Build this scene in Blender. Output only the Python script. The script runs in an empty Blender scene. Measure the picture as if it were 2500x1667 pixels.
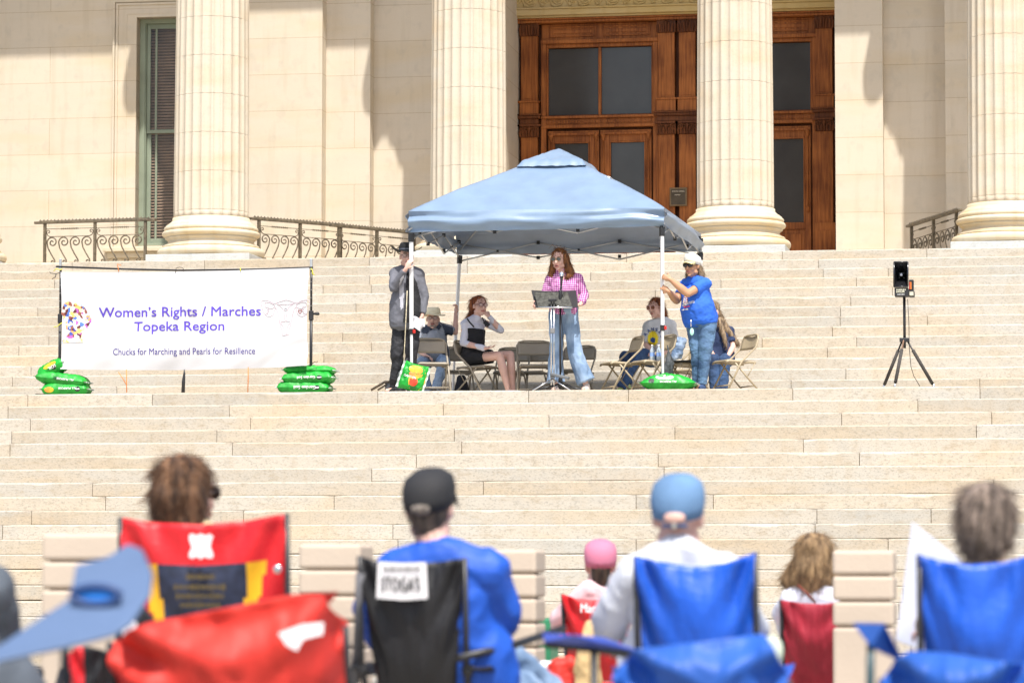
import bpy, bmesh, math, random
from mathutils import Vector, Matrix, noise
from mathutils.bvhtree import BVHTree
V = Vector
random.seed(7)
sc = bpy.context.scene
# ------------------------------------------------------------ camera
F = 8000.0; PITCH, YAW, ROLL = .0712, -.1681, .0009
RI = .168                                   # riser height
EYE = V((0, 0, -13.347*RI))                 # z = 0 is the stage landing
Y0 = 233.44*RI; TR = 2.1653*RI; LAND = 21.71*RI
YU = Y0 + LAND                              # foot of upper flight
YT = YU + 14*TR; ZT = 15*RI                 # terrace edge
GZ = -19*RI                                 # plaza level
cy, sy, cp, sp = math.cos(YAW), math.sin(YAW), math.cos(PITCH), math.sin(PITCH)
W_ = V((sy*cp, cy*cp, sp)); R0 = V((cy, -sy, 0)); U0 = R0.cross(W_)
R_ = R0*math.cos(ROLL) + U0*math.sin(ROLL); U_ = -R0*math.sin(ROLL) + U0*math.cos(ROLL)
cam = bpy.data.objects.new('camera', bpy.data.cameras.new('camera'))
sc.collection.objects.link(cam); sc.camera = cam
m = Matrix((R_, U_, -W_)).transposed().to_4x4(); m.translation = EYE; cam.matrix_world = m
cam.data.sensor_width = 36; cam.data.lens = F/2500*36; cam.data.clip_end = 3000; cam.data.clip_start = .5
cam.data.dof.use_dof = True; cam.data.dof.aperture_fstop = 4.0; cam.data.dof.focus_distance = 40.5
def at(px, py, Y):
    "point of the place seen at photo pixel (px, py) on the facade-parallel plane at depth Y"
    d = R_*((px-1250)/F) + U_*((833.5-py)/F) + W_
    return EYE + d*(Y/d.y)
def X(px, Y): return at(px, 900, Y).x
def fl(px, Y, z=0): p = at(px, 900, Y); return V((p.x, Y, z))
# ------------------------------------------------------------ sky, sun, exposure
SUN_AZ, SUN_EL = math.radians(160.5), math.radians(61.5)
wd = bpy.data.worlds.new("World"); sc.world = wd; wd.use_nodes = True
nt = wd.node_tree; bg = nt.nodes['Background']
sk = nt.nodes.new('ShaderNodeTexSky'); sk.sky_type = 'NISHITA'; sk.sun_disc = False
sk.sun_elevation = SUN_EL; sk.sun_rotation = SUN_AZ; sk.air_density = 1.0; sk.dust_density = 3.0; sk.ozone_density = .6
nt.links.new(sk.outputs[0], bg.inputs[0]); bg.inputs[1].default_value = .118
sd = V((math.sin(SUN_AZ)*math.cos(SUN_EL), math.cos(SUN_AZ)*math.cos(SUN_EL), math.sin(SUN_EL)))
sun = bpy.data.objects.new('sun', bpy.data.lights.new('sun', 'SUN')); sc.collection.objects.link(sun)
sun.data.energy = 3.2; sun.data.angle = math.radians(.5); sun.data.color = (1, .965, .91)
sun.rotation_euler = sd.to_track_quat('Z', 'Y').to_euler()
sc.view_settings.view_transform = 'Standard'; sc.view_settings.look = 'None'
sc.view_settings.exposure = .87; sc.view_settings.gamma = 1.0
# ------------------------------------------------------------ materials
MATS = {}
def M(name, col, rough=.6, var=.12, vs=6, bump=0, bs=60, metal=0, trans=0, spec=.5, stretch=None, col2=None, sheen=0):
    if name in MATS: return MATS[name]
    mt = bpy.data.materials.new(name); mt.use_nodes = True; MATS[name] = mt
    n = mt.node_tree.nodes; l = mt.node_tree.links; b = n['Principled BSDF']
    b.inputs['Roughness'].default_value = rough; b.inputs['Metallic'].default_value = metal
    b.inputs['Specular IOR Level'].default_value = spec
    if sheen: b.inputs['Sheen Weight'].default_value = sheen
    tc = n.new('ShaderNodeTexCoord'); mp = n.new('ShaderNodeMapping'); l.new(tc.outputs['Object'], mp.inputs[0])
    if stretch: mp.inputs['Scale'].default_value = stretch
    nz = n.new('ShaderNodeTexNoise'); nz.inputs['Scale'].default_value = vs; nz.inputs['Detail'].default_value = 5
    l.new(mp.outputs[0], nz.inputs[0])
    rp = n.new('ShaderNodeValToRGB'); l.new(nz.outputs[0], rp.inputs[0])
    c1 = [max(0, c*(1-var*1.6)) for c in col]; c2 = list(col2) if col2 else [min(1, c*(1+var*1.6)) for c in col]
    rp.color_ramp.elements[0].position = .33; rp.color_ramp.elements[1].position = .67
    rp.color_ramp.elements[0].color = (*c1, 1); rp.color_ramp.elements[1].color = (*c2, 1)
    l.new(rp.outputs[0], b.inputs['Base Color'])
    if bump:
        n2 = n.new('ShaderNodeTexNoise'); n2.inputs['Scale'].default_value = bs; n2.inputs['Detail'].default_value = 4
        l.new(mp.outputs[0], n2.inputs[0])
        bp = n.new('ShaderNodeBump'); bp.inputs['Strength'].default_value = bump; bp.inputs['Distance'].default_value = .01
        l.new(n2.outputs[0], bp.inputs['Height']); l.new(bp.outputs[0], b.inputs['Normal'])
    if trans:
        tr = n.new('ShaderNodeBsdfTranslucent'); l.new(rp.outputs[0], tr.inputs[0])
        mx = n.new('ShaderNodeMixShader'); mx.inputs[0].default_value = trans
        l.new(b.outputs[0], mx.inputs[1]); l.new(tr.outputs[0], mx.inputs[2])
        l.new(mx.outputs[0], n['Material Output'].inputs[0])
    return mt
def stone(name, col, warm, grey, speck=.55, joints=None, blk=False, rough=.85, pit=.5):
    mt = bpy.data.materials.new(name); mt.use_nodes = True; MATS[name] = mt
    n = mt.node_tree.nodes; l = mt.node_tree.links; b = n['Principled BSDF']; b.inputs['Roughness'].default_value = rough
    b.inputs['Specular IOR Level'].default_value = .25
    tc = n.new('ShaderNodeTexCoord')
    def nz(scale, det, sx=1, sz=1, ro=.5):
        mp = n.new('ShaderNodeMapping'); mp.inputs['Scale'].default_value = (sx, 1, sz); l.new(tc.outputs['Object'], mp.inputs[0])
        t = n.new('ShaderNodeTexNoise'); t.inputs['Scale'].default_value = scale; t.inputs['Detail'].default_value = det
        t.inputs['Roughness'].default_value = ro
        l.new(mp.outputs[0], t.inputs[0]); return t.outputs[0]
    def ramp(src, a, c, v0=0, v1=1):
        r = n.new('ShaderNodeMapRange'); r.inputs[1].default_value = a; r.inputs[2].default_value = c
        r.inputs[3].default_value = v0; r.inputs[4].default_value = v1; l.new(src, r.inputs[0]); return r.outputs[0]
    def mix(fac, c1, c2, mode='MIX'):
        x = n.new('ShaderNodeMix'); x.data_type = 'RGBA'; x.blend_type = mode
        (l.new(fac, x.inputs[0]) if not isinstance(fac, float) else setattr(x.inputs[0], 'default_value', fac))
        for i, c in ((6, c1), (7, c2)):
            if isinstance(c, tuple): x.inputs[i].default_value = (*c, 1)
            else: l.new(c, x.inputs[i])
        return x.outputs[2]
    c = mix(ramp(nz(1.3, 4, .5, 2.0), .48, .72), col, warm)
    c = mix(ramp(nz(.9, 5, .6, 2.6), .52, .75), c, grey)
    c = mix(ramp(nz(2.4, 5, 3.0, .35), .53, .72, 0, .38), c, tuple(k*.84 for k in warm))
    c = mix(ramp(nz(5.0, 5, 1.2, .9), .56, .70, 0, .30), c, tuple(k*.80 for k in grey))
    if blk:
        at_ = n.new('ShaderNodeAttribute'); at_.attribute_name = 'blk'
        sep = n.new('ShaderNodeSeparateColor'); l.new(at_.outputs[0], sep.inputs[0])
        c = mix(ramp(sep.outputs[1], .6, 1, 0, .3), c, grey)
        c = mix(ramp(sep.outputs[2], .5, 1, 0, .4), c, warm)
        g = n.new('ShaderNodeCombineColor'); v = ramp(sep.outputs[0], 0, 1, .9, 1.06)
        for i in range(3): l.new(v, g.inputs[i])
        c = mix(1.0, c, g.outputs[0], 'MULTIPLY')
    s = nz(34, 4, 1, 1.7, .75)
    c = mix(ramp(s, .53, .62, 0, speck*.55), c, tuple(k*.48 for k in col))
    s2 = nz(11, 6, .6, 1.7, .75)
    c = mix(ramp(s2, .53, .64, 0, speck*.5), c, tuple(k*.68 for k in warm))
    if joints:
        rh, bw, ox, oz = joints
        cb = n.new('ShaderNodeSeparateXYZ'); l.new(tc.outputs['Object'], cb.inputs[0])
        co = n.new('ShaderNodeCombineXYZ'); l.new(cb.outputs[0], co.inputs[0]); l.new(cb.outputs[2], co.inputs[1])
        mp = n.new('ShaderNodeMapping'); mp.inputs['Location'].default_value = (ox, oz, 0); l.new(co.outputs[0], mp.inputs[0])
        br = n.new('ShaderNodeTexBrick'); l.new(mp.outputs[0], br.inputs[0]); br.inputs['Scale'].default_value = 1
        br.inputs['Row Height'].default_value = rh; br.inputs['Brick Width'].default_value = bw
        br.inputs['Mortar Size'].default_value = .005; br.inputs['Mortar Smooth'].default_value = .3
        br.inputs['Color1'].default_value = (1, 1, 1, 1); br.inputs['Color2'].default_value = (.95, .95, .95, 1); br.inputs['Mortar'].default_value = (.74, .67, .56, 1)
        c = mix(1.0, c, br.outputs[0], 'MULTIPLY')
    l.new(c, b.inputs['Base Color'])
    bp = n.new('ShaderNodeBump'); bp.inputs['Strength'].default_value = pit; bp.inputs['Distance'].default_value = .008
    l.new(s, bp.inputs['Height']); l.new(bp.outputs[0], b.inputs['Normal'])
    return mt
def wood(name, c1, c2, rough=.42):
    mt = bpy.data.materials.new(name); mt.use_nodes = True; MATS[name] = mt
    n = mt.node_tree.nodes; l = mt.node_tree.links; b = n['Principled BSDF']; b.inputs['Roughness'].default_value = .55; b.inputs['Specular IOR Level'].default_value = .25
    tc = n.new('ShaderNodeTexCoord'); mp = n.new('ShaderNodeMapping'); mp.inputs['Scale'].default_value = (30, 30, 1.6)
    l.new(tc.outputs['Object'], mp.inputs[0]); t = n.new('ShaderNodeTexNoise'); t.inputs['Scale'].default_value = 1.2; t.inputs['Detail'].default_value = 6
    l.new(mp.outputs[0], t.inputs[0]); t2 = n.new('ShaderNodeTexNoise'); t2.inputs['Scale'].default_value = 1.7; t2.inputs['Detail'].default_value = 3
    l.new(tc.outputs['Object'], t2.inputs[0])
    ad = n.new('ShaderNodeMath'); ad.operation = 'ADD'; l.new(t.outputs[0], ad.inputs[0]); l.new(t2.outputs[0], ad.inputs[1])
    r = n.new('ShaderNodeValToRGB'); r.color_ramp.elements[0].position = .8/2; r.color_ramp.elements[1].position = 1.2/2
    hf = n.new('ShaderNodeMath'); hf.operation = 'MULTIPLY'; hf.inputs[1].default_value = .5; l.new(ad.outputs[0], hf.inputs[0]); l.new(hf.outputs[0], r.inputs[0])
    r.color_ramp.elements[0].color = (*c1, 1); r.color_ramp.elements[1].color = (*c2, 1); l.new(r.outputs[0], b.inputs['Base Color'])
    return mt
# ------------------------------------------------------------ mesh helper
class MB:
    def __init__(s): s.v = []; s.f = []; s.mi = []; s.cur = 0; s.smooth = []; s.sm = False
    def face(s, idx): s.f.append(tuple(idx)); s.mi.append(s.cur); s.smooth.append(s.sm)
    def box(s, c, size, rot=None):
        b = len(s.v); hx, hy, hz = [k/2 for k in size]
        for z in (-hz, hz):
            for x, y in ((-hx, -hy), (hx, -hy), (hx, hy), (-hx, hy)):
                p = V((x, y, z)); p = (rot @ p if rot else p) + V(c); s.v.append(p)
        for q in ((0, 3, 2, 1), (4, 5, 6, 7), (0, 1, 5, 4), (1, 2, 6, 5), (2, 3, 7, 6), (3, 0, 4, 7)): s.face([b+i for i in q])
        return s
    def bb(s, x0, x1, y0, y1, z0, z1): return s.box(((x0+x1)/2, (y0+y1)/2, (z0+z1)/2), (abs(x1-x0), abs(y1-y0), abs(z1-z0)))
    def tube(s, pts, r, n=8, cap=True, flat=None):
        pts = [V(p) for p in pts]; k = len(pts); rr = r if isinstance(r, (list, tuple)) else [r]*k
        b = len(s.v); sm = s.sm; s.sm = True; prev = None
        for i, p in enumerate(pts):
            t = (pts[min(i+1, k-1)] - pts[max(i-1, 0)])
            if t.length < 1e-9: t = V((0, 0, 1))
            t.normalize()
            if prev is None:
                a = V((0, 0, 1)) if abs(t.z) < .9 else V((1, 0, 0)); u = t.cross(a).normalized()
            else: u = (prev - t*prev.dot(t)); u = u.normalized() if u.length > 1e-6 else t.orthogonal().normalized()
            prev = u; w = t.cross(u)
            for j in range(n):
                a = 2*math.pi*j/n; s.v.append(p + (u*math.cos(a) + w*math.sin(a)*(flat or 1))*rr[i])
        for i in range(k-1):
            for j in range(n): s.face((b+i*n+j, b+i*n+(j+1) % n, b+(i+1)*n+(j+1) % n, b+(i+1)*n+j))
        if cap: s.sm = False; s.face([b+j for j in reversed(range(n))]); s.face([b+(k-1)*n+j for j in range(n)])
        s.sm = sm; return s
    def lathe(s, c, prof, n=32, fn=None, cap=True):
        "prof: (r, z) pairs; fn(theta, r, z) -> r"
        c = V(c); b = len(s.v); sm = s.sm; s.sm = True
        for r, z in prof:
            for j in range(n):
                a = 2*math.pi*j/n; q = fn(a, r, z) if fn else r; s.v.append(c + V((q*math.cos(a), q*math.sin(a), z)))
        for i in range(len(prof)-1):
            for j in range(n): s.face((b+i*n+j, b+i*n+(j+1) % n, b+(i+1)*n+(j+1) % n, b+(i+1)*n+j))
        if cap: s.sm = False; s.face([b+j for j in reversed(range(n))]); s.face([b+(len(prof)-1)*n+j for j in range(n)])
        s.sm = sm; return s
    def grid(s, fn, nu, nv, smooth=True):
        b = len(s.v); sm = s.sm; s.sm = smooth
        for i in range(nu+1):
            for j in range(nv+1): s.v.append(V(fn(i/nu, j/nv)))
        for i in range(nu):
            for j in range(nv): q = b+i*(nv+1)+j; s.face((q, q+nv+1, q+nv+2, q+1))
        s.sm = sm; return s
    def ell(s, c, r, rot=None, nu=16, nv=10):
        c = V(c); b = len(s.v); sm = s.sm; s.sm = True
        if not isinstance(r, (tuple, list)): r = (r, r, r)
        for i in range(1, nv):
            ph = math.pi*i/nv
            for j in range(nu):
                a = 2*math.pi*j/nu; p = V((r[0]*math.sin(ph)*math.cos(a), r[1]*math.sin(ph)*math.sin(a), -r[2]*math.cos(ph)))
                s.v.append(c + (rot @ p if rot else p))
        bt = V((0, 0, -r[2])); tp = V((0, 0, r[2])); s.v.append(c + (rot @ bt if rot else bt)); s.v.append(c + (rot @ tp if rot else tp)); e = len(s.v)
        for i in range(nv-2):
            for j in range(nu): s.face((b+i*nu+j, b+i*nu+(j+1) % nu, b+(i+1)*nu+(j+1) % nu, b+(i+1)*nu+j))
        for j in range(nu): s.face((e-2, b+(j+1) % nu, b+j)); s.face((e-1, b+(nv-2)*nu+j, b+(nv-2)*nu+(j+1) % nu))
        s.sm = sm; return s
    def rc(s, p1, r1, p2, r2, n=12, flat=False):
        "tapered limb with round (or flat) ends"
        p1, p2 = V(p1), V(p2); d = (p2-p1); L = d.length
        if L < 1e-6: return s.ell(p1, r1)
        d.normalize(); pts = []; rr = []
        for a in (-80, -60, -35): a = math.radians(a); pts.append(p1 + d*r1*math.sin(a)); rr.append(r1*math.cos(a))
        pts += [p1, p2]; rr += [r1, r2]
        if not flat:
            for a in (35, 60, 80): a = math.radians(a); pts.append(p2 + d*r2*math.sin(a)); rr.append(r2*math.cos(a))
        return s.tube(pts, rr, n)
    def poly(s, pts): b = len(s.v); s.v += [V(p) for p in pts]; s.face(range(b, len(s.v))); return s
    def prism(s, pts, vec):
        n = len(pts); b = len(s.v); s.v += [V(p) for p in pts] + [V(p)+V(vec) for p in pts]
        s.face(range(b, b+n)); s.face([b+n+i for i in reversed(range(n))])
        for i in range(n): j = (i+1) % n; s.face((b+j, b+i, b+n+i, b+n+j))
        return s
    def out(s, name, mats, parent=None, smooth_all=False, solid=0, bevel=0, sub=0, **tags):
        o0 = parent_origin(parent); me = bpy.data.meshes.new(name)
        me.from_pydata([v - o0 for v in s.v], [], s.f)
        for k in (mats if isinstance(mats, (list, tuple)) else [mats]): me.materials.append(k)
        for p, mi, smf in zip(me.polygons, s.mi, s.smooth): p.material_index = mi; p.use_smooth = smf or smooth_all
        me.validate(); o = bpy.data.objects.new(name, me); sc.collection.objects.link(o)
        if parent: o.parent = parent
        if solid: md = o.modifiers.new('solid', 'SOLIDIFY'); md.thickness = solid; md.offset = 0
        if bevel: md = o.modifiers.new('bevel', 'BEVEL'); md.width = bevel; md.segments = 2; md.limit_method = 'ANGLE'
        if sub: md = o.modifiers.new('sub', 'SUBSURF'); md.levels = sub; md.render_levels = sub
        tag(o, **tags); return o
def parent_origin(p):
    o = V((0, 0, 0))
    while p is not None: o = o + p.location; p = p.parent
    return o
def tag(o, label=None, cat=None, group=None, kind=None):
    if label: o['label'] = label
    if cat: o['category'] = cat
    if group: o['group'] = group
    if kind: o['kind'] = kind
    return o
def thing(name, label, cat, loc, group=None):
    o = bpy.data.objects.new(name, None); sc.collection.objects.link(o); o.location = V(loc); o.empty_display_size = .1
    return tag(o, label, cat, group)
def copytree(o, parent=None):
    c = o.copy(); sc.collection.objects.link(c)
    if parent: c.parent = parent
    for ch in list(o.children): copytree(ch, c)
    return c
def organic(mb, name, mat, parent, voxel=.01, smooth=3, fold=0, fs=(9, 9, 3), seed=0, **tags):
    "fuses overlapping limbs into ONE continuous skin, then presses folds into it"
    o = mb.out(name, mat, parent)
    r = o.modifiers.new('r', 'REMESH'); r.mode = 'VOXEL'; r.voxel_size = voxel; r.use_smooth_shade = True
    if smooth: s = o.modifiers.new('s', 'SMOOTH'); s.iterations = smooth; s.factor = .6
    dg = bpy.context.evaluated_depsgraph_get(); dg.update()
    me = bpy.data.meshes.new_from_object(o.evaluated_get(dg)); o.modifiers.clear(); old = o.data; o.data = me; bpy.data.meshes.remove(old)
    me.name = name
    if fold:
        o0 = parent_origin(parent); nn = [v.normal.copy() for v in me.vertices]
        for v, q in zip(me.vertices, nn):
            p = v.co + V((seed*3.1, seed*1.7, 0))
            w = .28*(.5-abs(noise.noise(V((p.x*fs[0]*1.9+p.z*4, p.y*fs[1]*1.9+9, p.z*fs[2]*2.8))))*2.4) + noise.noise(V((p.x*fs[0], p.y*fs[1], p.z*fs[2]))) + .5*noise.noise(V((p.x*fs[0]*2.3+5, p.y*fs[1]*2.3, p.z*fs[2]*2.3)))
            v.co += q*(w*fold)
    for p in me.polygons: p.use_smooth = True
    tag(o, **tags); return o
def text(name, body, mat, parent, p0, width, height=None, right=V((1, 0, 0)), up=V((0, 0, 1)), bold=0.0, depth=.002, onto=None, lift=.004, center=False, **tags):
    "letters from p0 (left end of the baseline) running along right"
    cu = bpy.data.curves.new('t', 'FONT'); cu.body = body; cu.size = 1; cu.offset = 0; cu.extrude = 0; cu.resolution_u = 3
    to = bpy.data.objects.new('t', cu); sc.collection.objects.link(to); dg = bpy.context.evaluated_depsgraph_get(); dg.update()
    me = bpy.data.meshes.new_from_object(to.evaluated_get(dg)); bpy.data.objects.remove(to)
    xs = [v.co.x for v in me.vertices]; ys = [v.co.y for v in me.vertices]; x0, x1 = min(xs), max(xs)
    sx = width/(x1-x0); sy = (height/(max(ys)-min(0, min(ys))) if height else sx)
    bm = bmesh.new(); bm.from_mesh(me)
    if onto: bmesh.ops.subdivide_edges(bm, edges=[e for e in bm.edges if e.calc_length() > .3], cuts=2)
    o0 = parent_origin(parent); nv_ = len(bm.verts)
    if bold:
        ORIG = bm.verts[:] + bm.edges[:] + bm.faces[:]
        for k_, (dx, dy) in enumerate(((1, 0), (-1, 0), (0, 1), (0, -1))):
            g_ = bmesh.ops.duplicate(bm, geom=ORIG)
            for e in g_['geom']:
                if isinstance(e, bmesh.types.BMVert): e.co.x += dx*bold; e.co.y += dy*bold*.8; e.co.z = (k_+1)*.0004
    for v in bm.verts:
        dz_ = v.co.z
        w = V(p0) + right*((v.co.x-x0)*sx) + up*(v.co.y*sy)
        if onto:
            h = onto.ray_cast(w - V((0, 2, 0)) - o0, V((0, 1, 0)))
            if h[0] is not None: w = h[0] + o0 - V((0, lift, 0))
        v.co = w - o0 - V((0, dz_, 0))
    bm.to_mesh(me); bm.free(); me.materials.clear(); me.materials.append(mat); me.name = name
    o = bpy.data.objects.new(name, me); sc.collection.objects.link(o); o.parent = parent
    tag(o, **tags); return o
def bvh(o):
    return BVHTree.FromPolygons([v.co.copy() for v in o.data.vertices], [tuple(p.vertices) for p in o.data.polygons])
def marks(name, mat, par, p0, width, h, n=9, depth=.002, seed=1, right=V((1, 0, 0))):
    "a line of print too small to read"
    rr = random.Random(seed); m_ = MB(); x = 0; p0 = V(p0)
    while x < width: w = width/n*rr.uniform(.35, .8); m_.box(p0+right*(x+w/2)+V((0, 0, h/2)), (w, depth, h*rr.uniform(.55, 1))); x += w+width/n*.25
    return m_.out(name, mat, par)
# palette
STEP = stone('step_stone', (.51, .462, .385), (.52, .425, .30), (.475, .46, .415), 1.0, blk=True)
TERR = STEP
WALL = stone('wall_limestone', (.68, .595, .475), (.66, .555, .40), (.63, .565, .46), .10, joints=(.6, 5.2, .4, .18), pit=.15)
COLM = stone('column_limestone', (.60, .53, .42), (.59, .475, .33), (.58, .53, .44), .25, pit=.15)
BASE = stone('base_limestone', (.66, .57, .42), (.62, .45, .22), (.62, .56, .45), .10, pit=.1)
PLIN = stone('plinth_granite', (.53, .54, .52), (.50, .50, .48), (.45, .47, .47), .6)
GOLD = stone('frieze_stone', (.60, .44, .19), (.55, .36, .12), (.62, .48, .26), .1, pit=.2)
MORT = M('mortar', (.20, .15, .09), .9, .4, 30)
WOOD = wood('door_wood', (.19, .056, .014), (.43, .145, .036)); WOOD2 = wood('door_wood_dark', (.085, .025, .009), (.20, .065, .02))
PAVE = stone('paving', (.36, .33, .28), (.34, .29, .22), (.33, .32, .30), .5)
# ============================================================ SETTING
g = MB(); g.poly([(-400, -60, GZ), (400, -60, GZ), (400, Y0-18*TR+1, GZ), (-400, Y0-18*TR+1, GZ)])
g.out('ground', PAVE, kind='structure')
g = MB(); g.poly([(-2000, -900, GZ-.02), (2000, -900, GZ-.02), (2000, 1200, GZ-.02), (-2000, 1200, GZ-.02)])
g.out('lawn', M('grass', (.05, .09, .025), .9, .4, 3, .6, 30), kind='structure')
XL, XR = -27.0, 13.0
class Steps(MB):
    def __init__(s): super().__init__(); s.blk = []
    def block(s, x0, x1, Yf, zt, depth, h=RI, gap=.0045):
        c = (random.random(), random.random(), random.random()); n = max(2, int((x1-x0)/.16)); b = len(s.v)
        jit = random.uniform(-.003, .003); k = 7; zj = random.uniform(-.002, .002); gp = gap*random.choice((.3, .6, 1, 1.5, 2)); sd_ = random.random()*50
        for i in range(n+1):
            x = x0 + (x1-x0)*i/n
            a = noise.noise(V((x*2.3, sd_, zt*3))); e = noise.noise(V((x*9, sd_, zt*7))); r = .014 + .009*abs(noise.noise(V((x*5, 3+sd_, zt)))) + (.02 if abs(noise.noise(V((x*1.7, sd_+9, zt)))) > .55 else 0)
            y = Yf + jit + .003*a; z = zt + zj + .0015*e
            gg = gp*(.8 + 1.4*max(0, noise.noise(V((x*1.3, sd_, 1))))) + .002*abs(e)
            endr = .012 if i in (0, n) else 0
            for q in ((y+endr+.004, zt-h+gg), (y+endr, zt-h+gg+.008), (y+endr, (zt*.5+(zt-h)*.5)), (y+endr, z-r), (y+r*.3+endr, z-r*.3), (y+r+endr, z-endr*.4), (y+depth, z)):
                s.v.append(V((x, q[0], q[1])))
        for i in range(n):
            for j in range(k-1): s.f.append((b+i*k+j, b+(i+1)*k+j, b+(i+1)*k+j+1, b+i*k+j+1)); s.mi.append(0); s.smooth.append(j in (3, 4)); s.blk.append(c)
        for q, rev in ((b, True), (b+n*k, False)):
            idx = [q+j for j in range(k)]; idx = idx if not rev else idx[::-1]; s.f.append(tuple(idx)); s.mi.append(0); s.smooth.append(False); s.blk.append(c)
    def back(s, Yf, zt, depth, h=RI):
        b = len(s.v); y = Yf+.03; z = zt-.022
        s.v += [V((XL, y, zt-h-.05)), V((XR, y, zt-h-.05)), V((XR, y, z)), V((XL, y, z)), V((XR, y+depth, z)), V((XL, y+depth, z))]
        for q in ((0, 1, 2, 3), (3, 2, 4, 5)): s.f.append(tuple(b+i for i in q)); s.mi.append(1); s.smooth.append(False); s.blk.append((0, 0, 0))
    def course(s, Yf, zt, depth, lo=2.2, hi=5.6, seams=None, **k):
        x = XL - random.random()*2; 
        cuts = []
        if seams: cuts = sorted(X(p, Yf) for p in seams)
        while x < XR:
            w = random.uniform(lo, hi); nx = x + w
            if cuts:
                nc = [c for c in cuts if c > x + .3]
                inside = cuts[0]-1 < x or True
                if nc and nx > nc[0]-.6: nx = nc[0] if (nc[0]-x) < hi+1.2 else x + (nc[0]-x)/2
            s.block(x+.004, nx-.004, Yf, zt, depth, **k); x = nx
        s.back(Yf, zt, depth)
    def done(s, name):
        o = s.out(name, [STEP, MORT], kind='structure'); me = o.data
        ca = me.color_attributes.new('blk', 'FLOAT_COLOR', 'CORNER')
        for p, c in zip(me.polygons, s.blk):
            for li in p.loop_indices: ca.data[li].color = (*c, 1)
        return o
SEAM = {0: [68, 372, 1290, 1534, 1935, 2392], -1: [20, 560, 1082, 2240], -2: [75, 612, 1340, 2420], -3: [30, 530, 1647], -4: [26, 568, 1127, 1960], -5: [1606], -6: [1033], -7: [1180, 1665], -8: [1552, 1740], -9: [1090, 2270], -10: [960], -11: [1552, 2165],
        -12: [2090], -13: [910, 2135], -14: [2200], -15: [2190]}
lo = Steps()
for k in range(-18, 0): lo.course(Y0+k*TR, k*RI, TR+.08, seams=SEAM.get(k))
lo.done('lower_steps')
la = Steps(); la.course(Y0, 0, LAND+.1, 2.2, 4.5, seams=SEAM[0]); la.done('stage_landing')
up = Steps()
SU = {14: [497, 1140, 1690, 2000], 13: [130, 2170], 12: [905, 2092], 11: [1600, 2180], 10: [868, 2078, 90], 9: [955, 2053], 8: [2265], 7: [836, 2033, 118], 6: [2092, 45], 5: [790, 2020], 4: [2180, 75], 3: [810, 2065, 30]}
for k in range(1, 15): up.course(YU+(k-1)*TR, k*RI, TR+.08, seams=SU.get(k))
up.done('upper_steps')
te = Steps(); te.course(YT, ZT, 9.0, 2.6, 4.6, seams=[173, 497, 900, 1140, 1530, 1911, 2265], gap=.004); te.done('terrace')

# ============================================================ BUILDING
AX = 49.25; YB, YA, YC, YD = 52.2, 51.9, 52.5, 54.2
TANP = math.tan(SUN_EL)/math.cos(math.pi-SUN_AZ)
ZE = at(850, 118, YB).z + (YB-(AX-.62))*TANP
bld = thing('capitol_building', 'cream limestone columned statehouse front with carved wooden entrance above the steps', 'building', (X(1250, 50), 50, ZT))
def wall_piece(name, x0, x1, yf, z0=ZT-.3, z1=None, yb=55.5): return MB().bb(x0, x1, yf, yb, z0, z1 or ZE+2).out(name, WALL, bld)
xA0, xA1 = X(592, YA), X(783, YA); xB1 = X(901, YB); xC1 = X(1120, YC); xJ0 = X(1218, YB)
xJ1 = X(2043, YB); xB2 = X(2160, YB); xC2 = X(2315, YC)
xW0, xW1 = X(328, YB), X(520, YB)
zW0, zW1 = at(340, 601, YB).z, at(340, 44, YB).z
w = MB()
w.bb(-27, xW0, YB, 55.5, ZT-.3, ZE+2); w.bb(xW0, xW1, YB, 55.5, ZT-.3, zW0); w.bb(xW0, xW1, YB, 55.5, zW1, ZE+2); w.bb(xW1, xA0+.1, YB, 55.5, ZT-.3, ZE+2)
w.bb(xA1-.1, xB1, YB, 55.5, ZT-.3, ZE+2); w.bb(xC1-.02, xJ0, YB, 55.5, ZT-.3, ZE+2); w.bb(xJ1, xB2, YB, 55.5, ZT-.3, ZE+2); w.bb(xC2, 13, YB, 55.5, ZT-.3, ZE+2)
w.out('wall', WALL, bld)
wall_piece('recessed_wall', xB1-.05, xC1, YC); wall_piece('recessed_wall', xB2-.05, xC2+.05, YC)
wall_piece('pilaster', xA0, xA1, YA, yb=YB+.1)
# wall base moulding
b = MB()
for a, c, y in ((-27, X(232, YB), YB), (xA0-.03, xA1+.06, YA), (xA1+.06, xB1+.05, YB), (xB1+.05, xC1, YC), (xJ1, xB2+.02, YB), (xB2+.02, xC2, YC), (xC2, 13, YB)):
    b.bb(a, c, y-.07, y+.02, ZT-.1, ZT+.34)
b.out('wall_base', BASE, bld, bevel=.02)
# entablature, soffit, lintel over the doorway
e = MB(); e.bb(-27, 13, AX-.62, AX+.6, ZE, ZE+2.2); e.bb(-27, 13, AX-.9, AX+.9, ZE+2.2, ZE+2.7); e.out('entablature', COLM, bld)
MB().bb(-27, 13, AX+.6, 56, ZE+.4, ZE+.7).out('porch_ceiling', COLM, bld)
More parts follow.
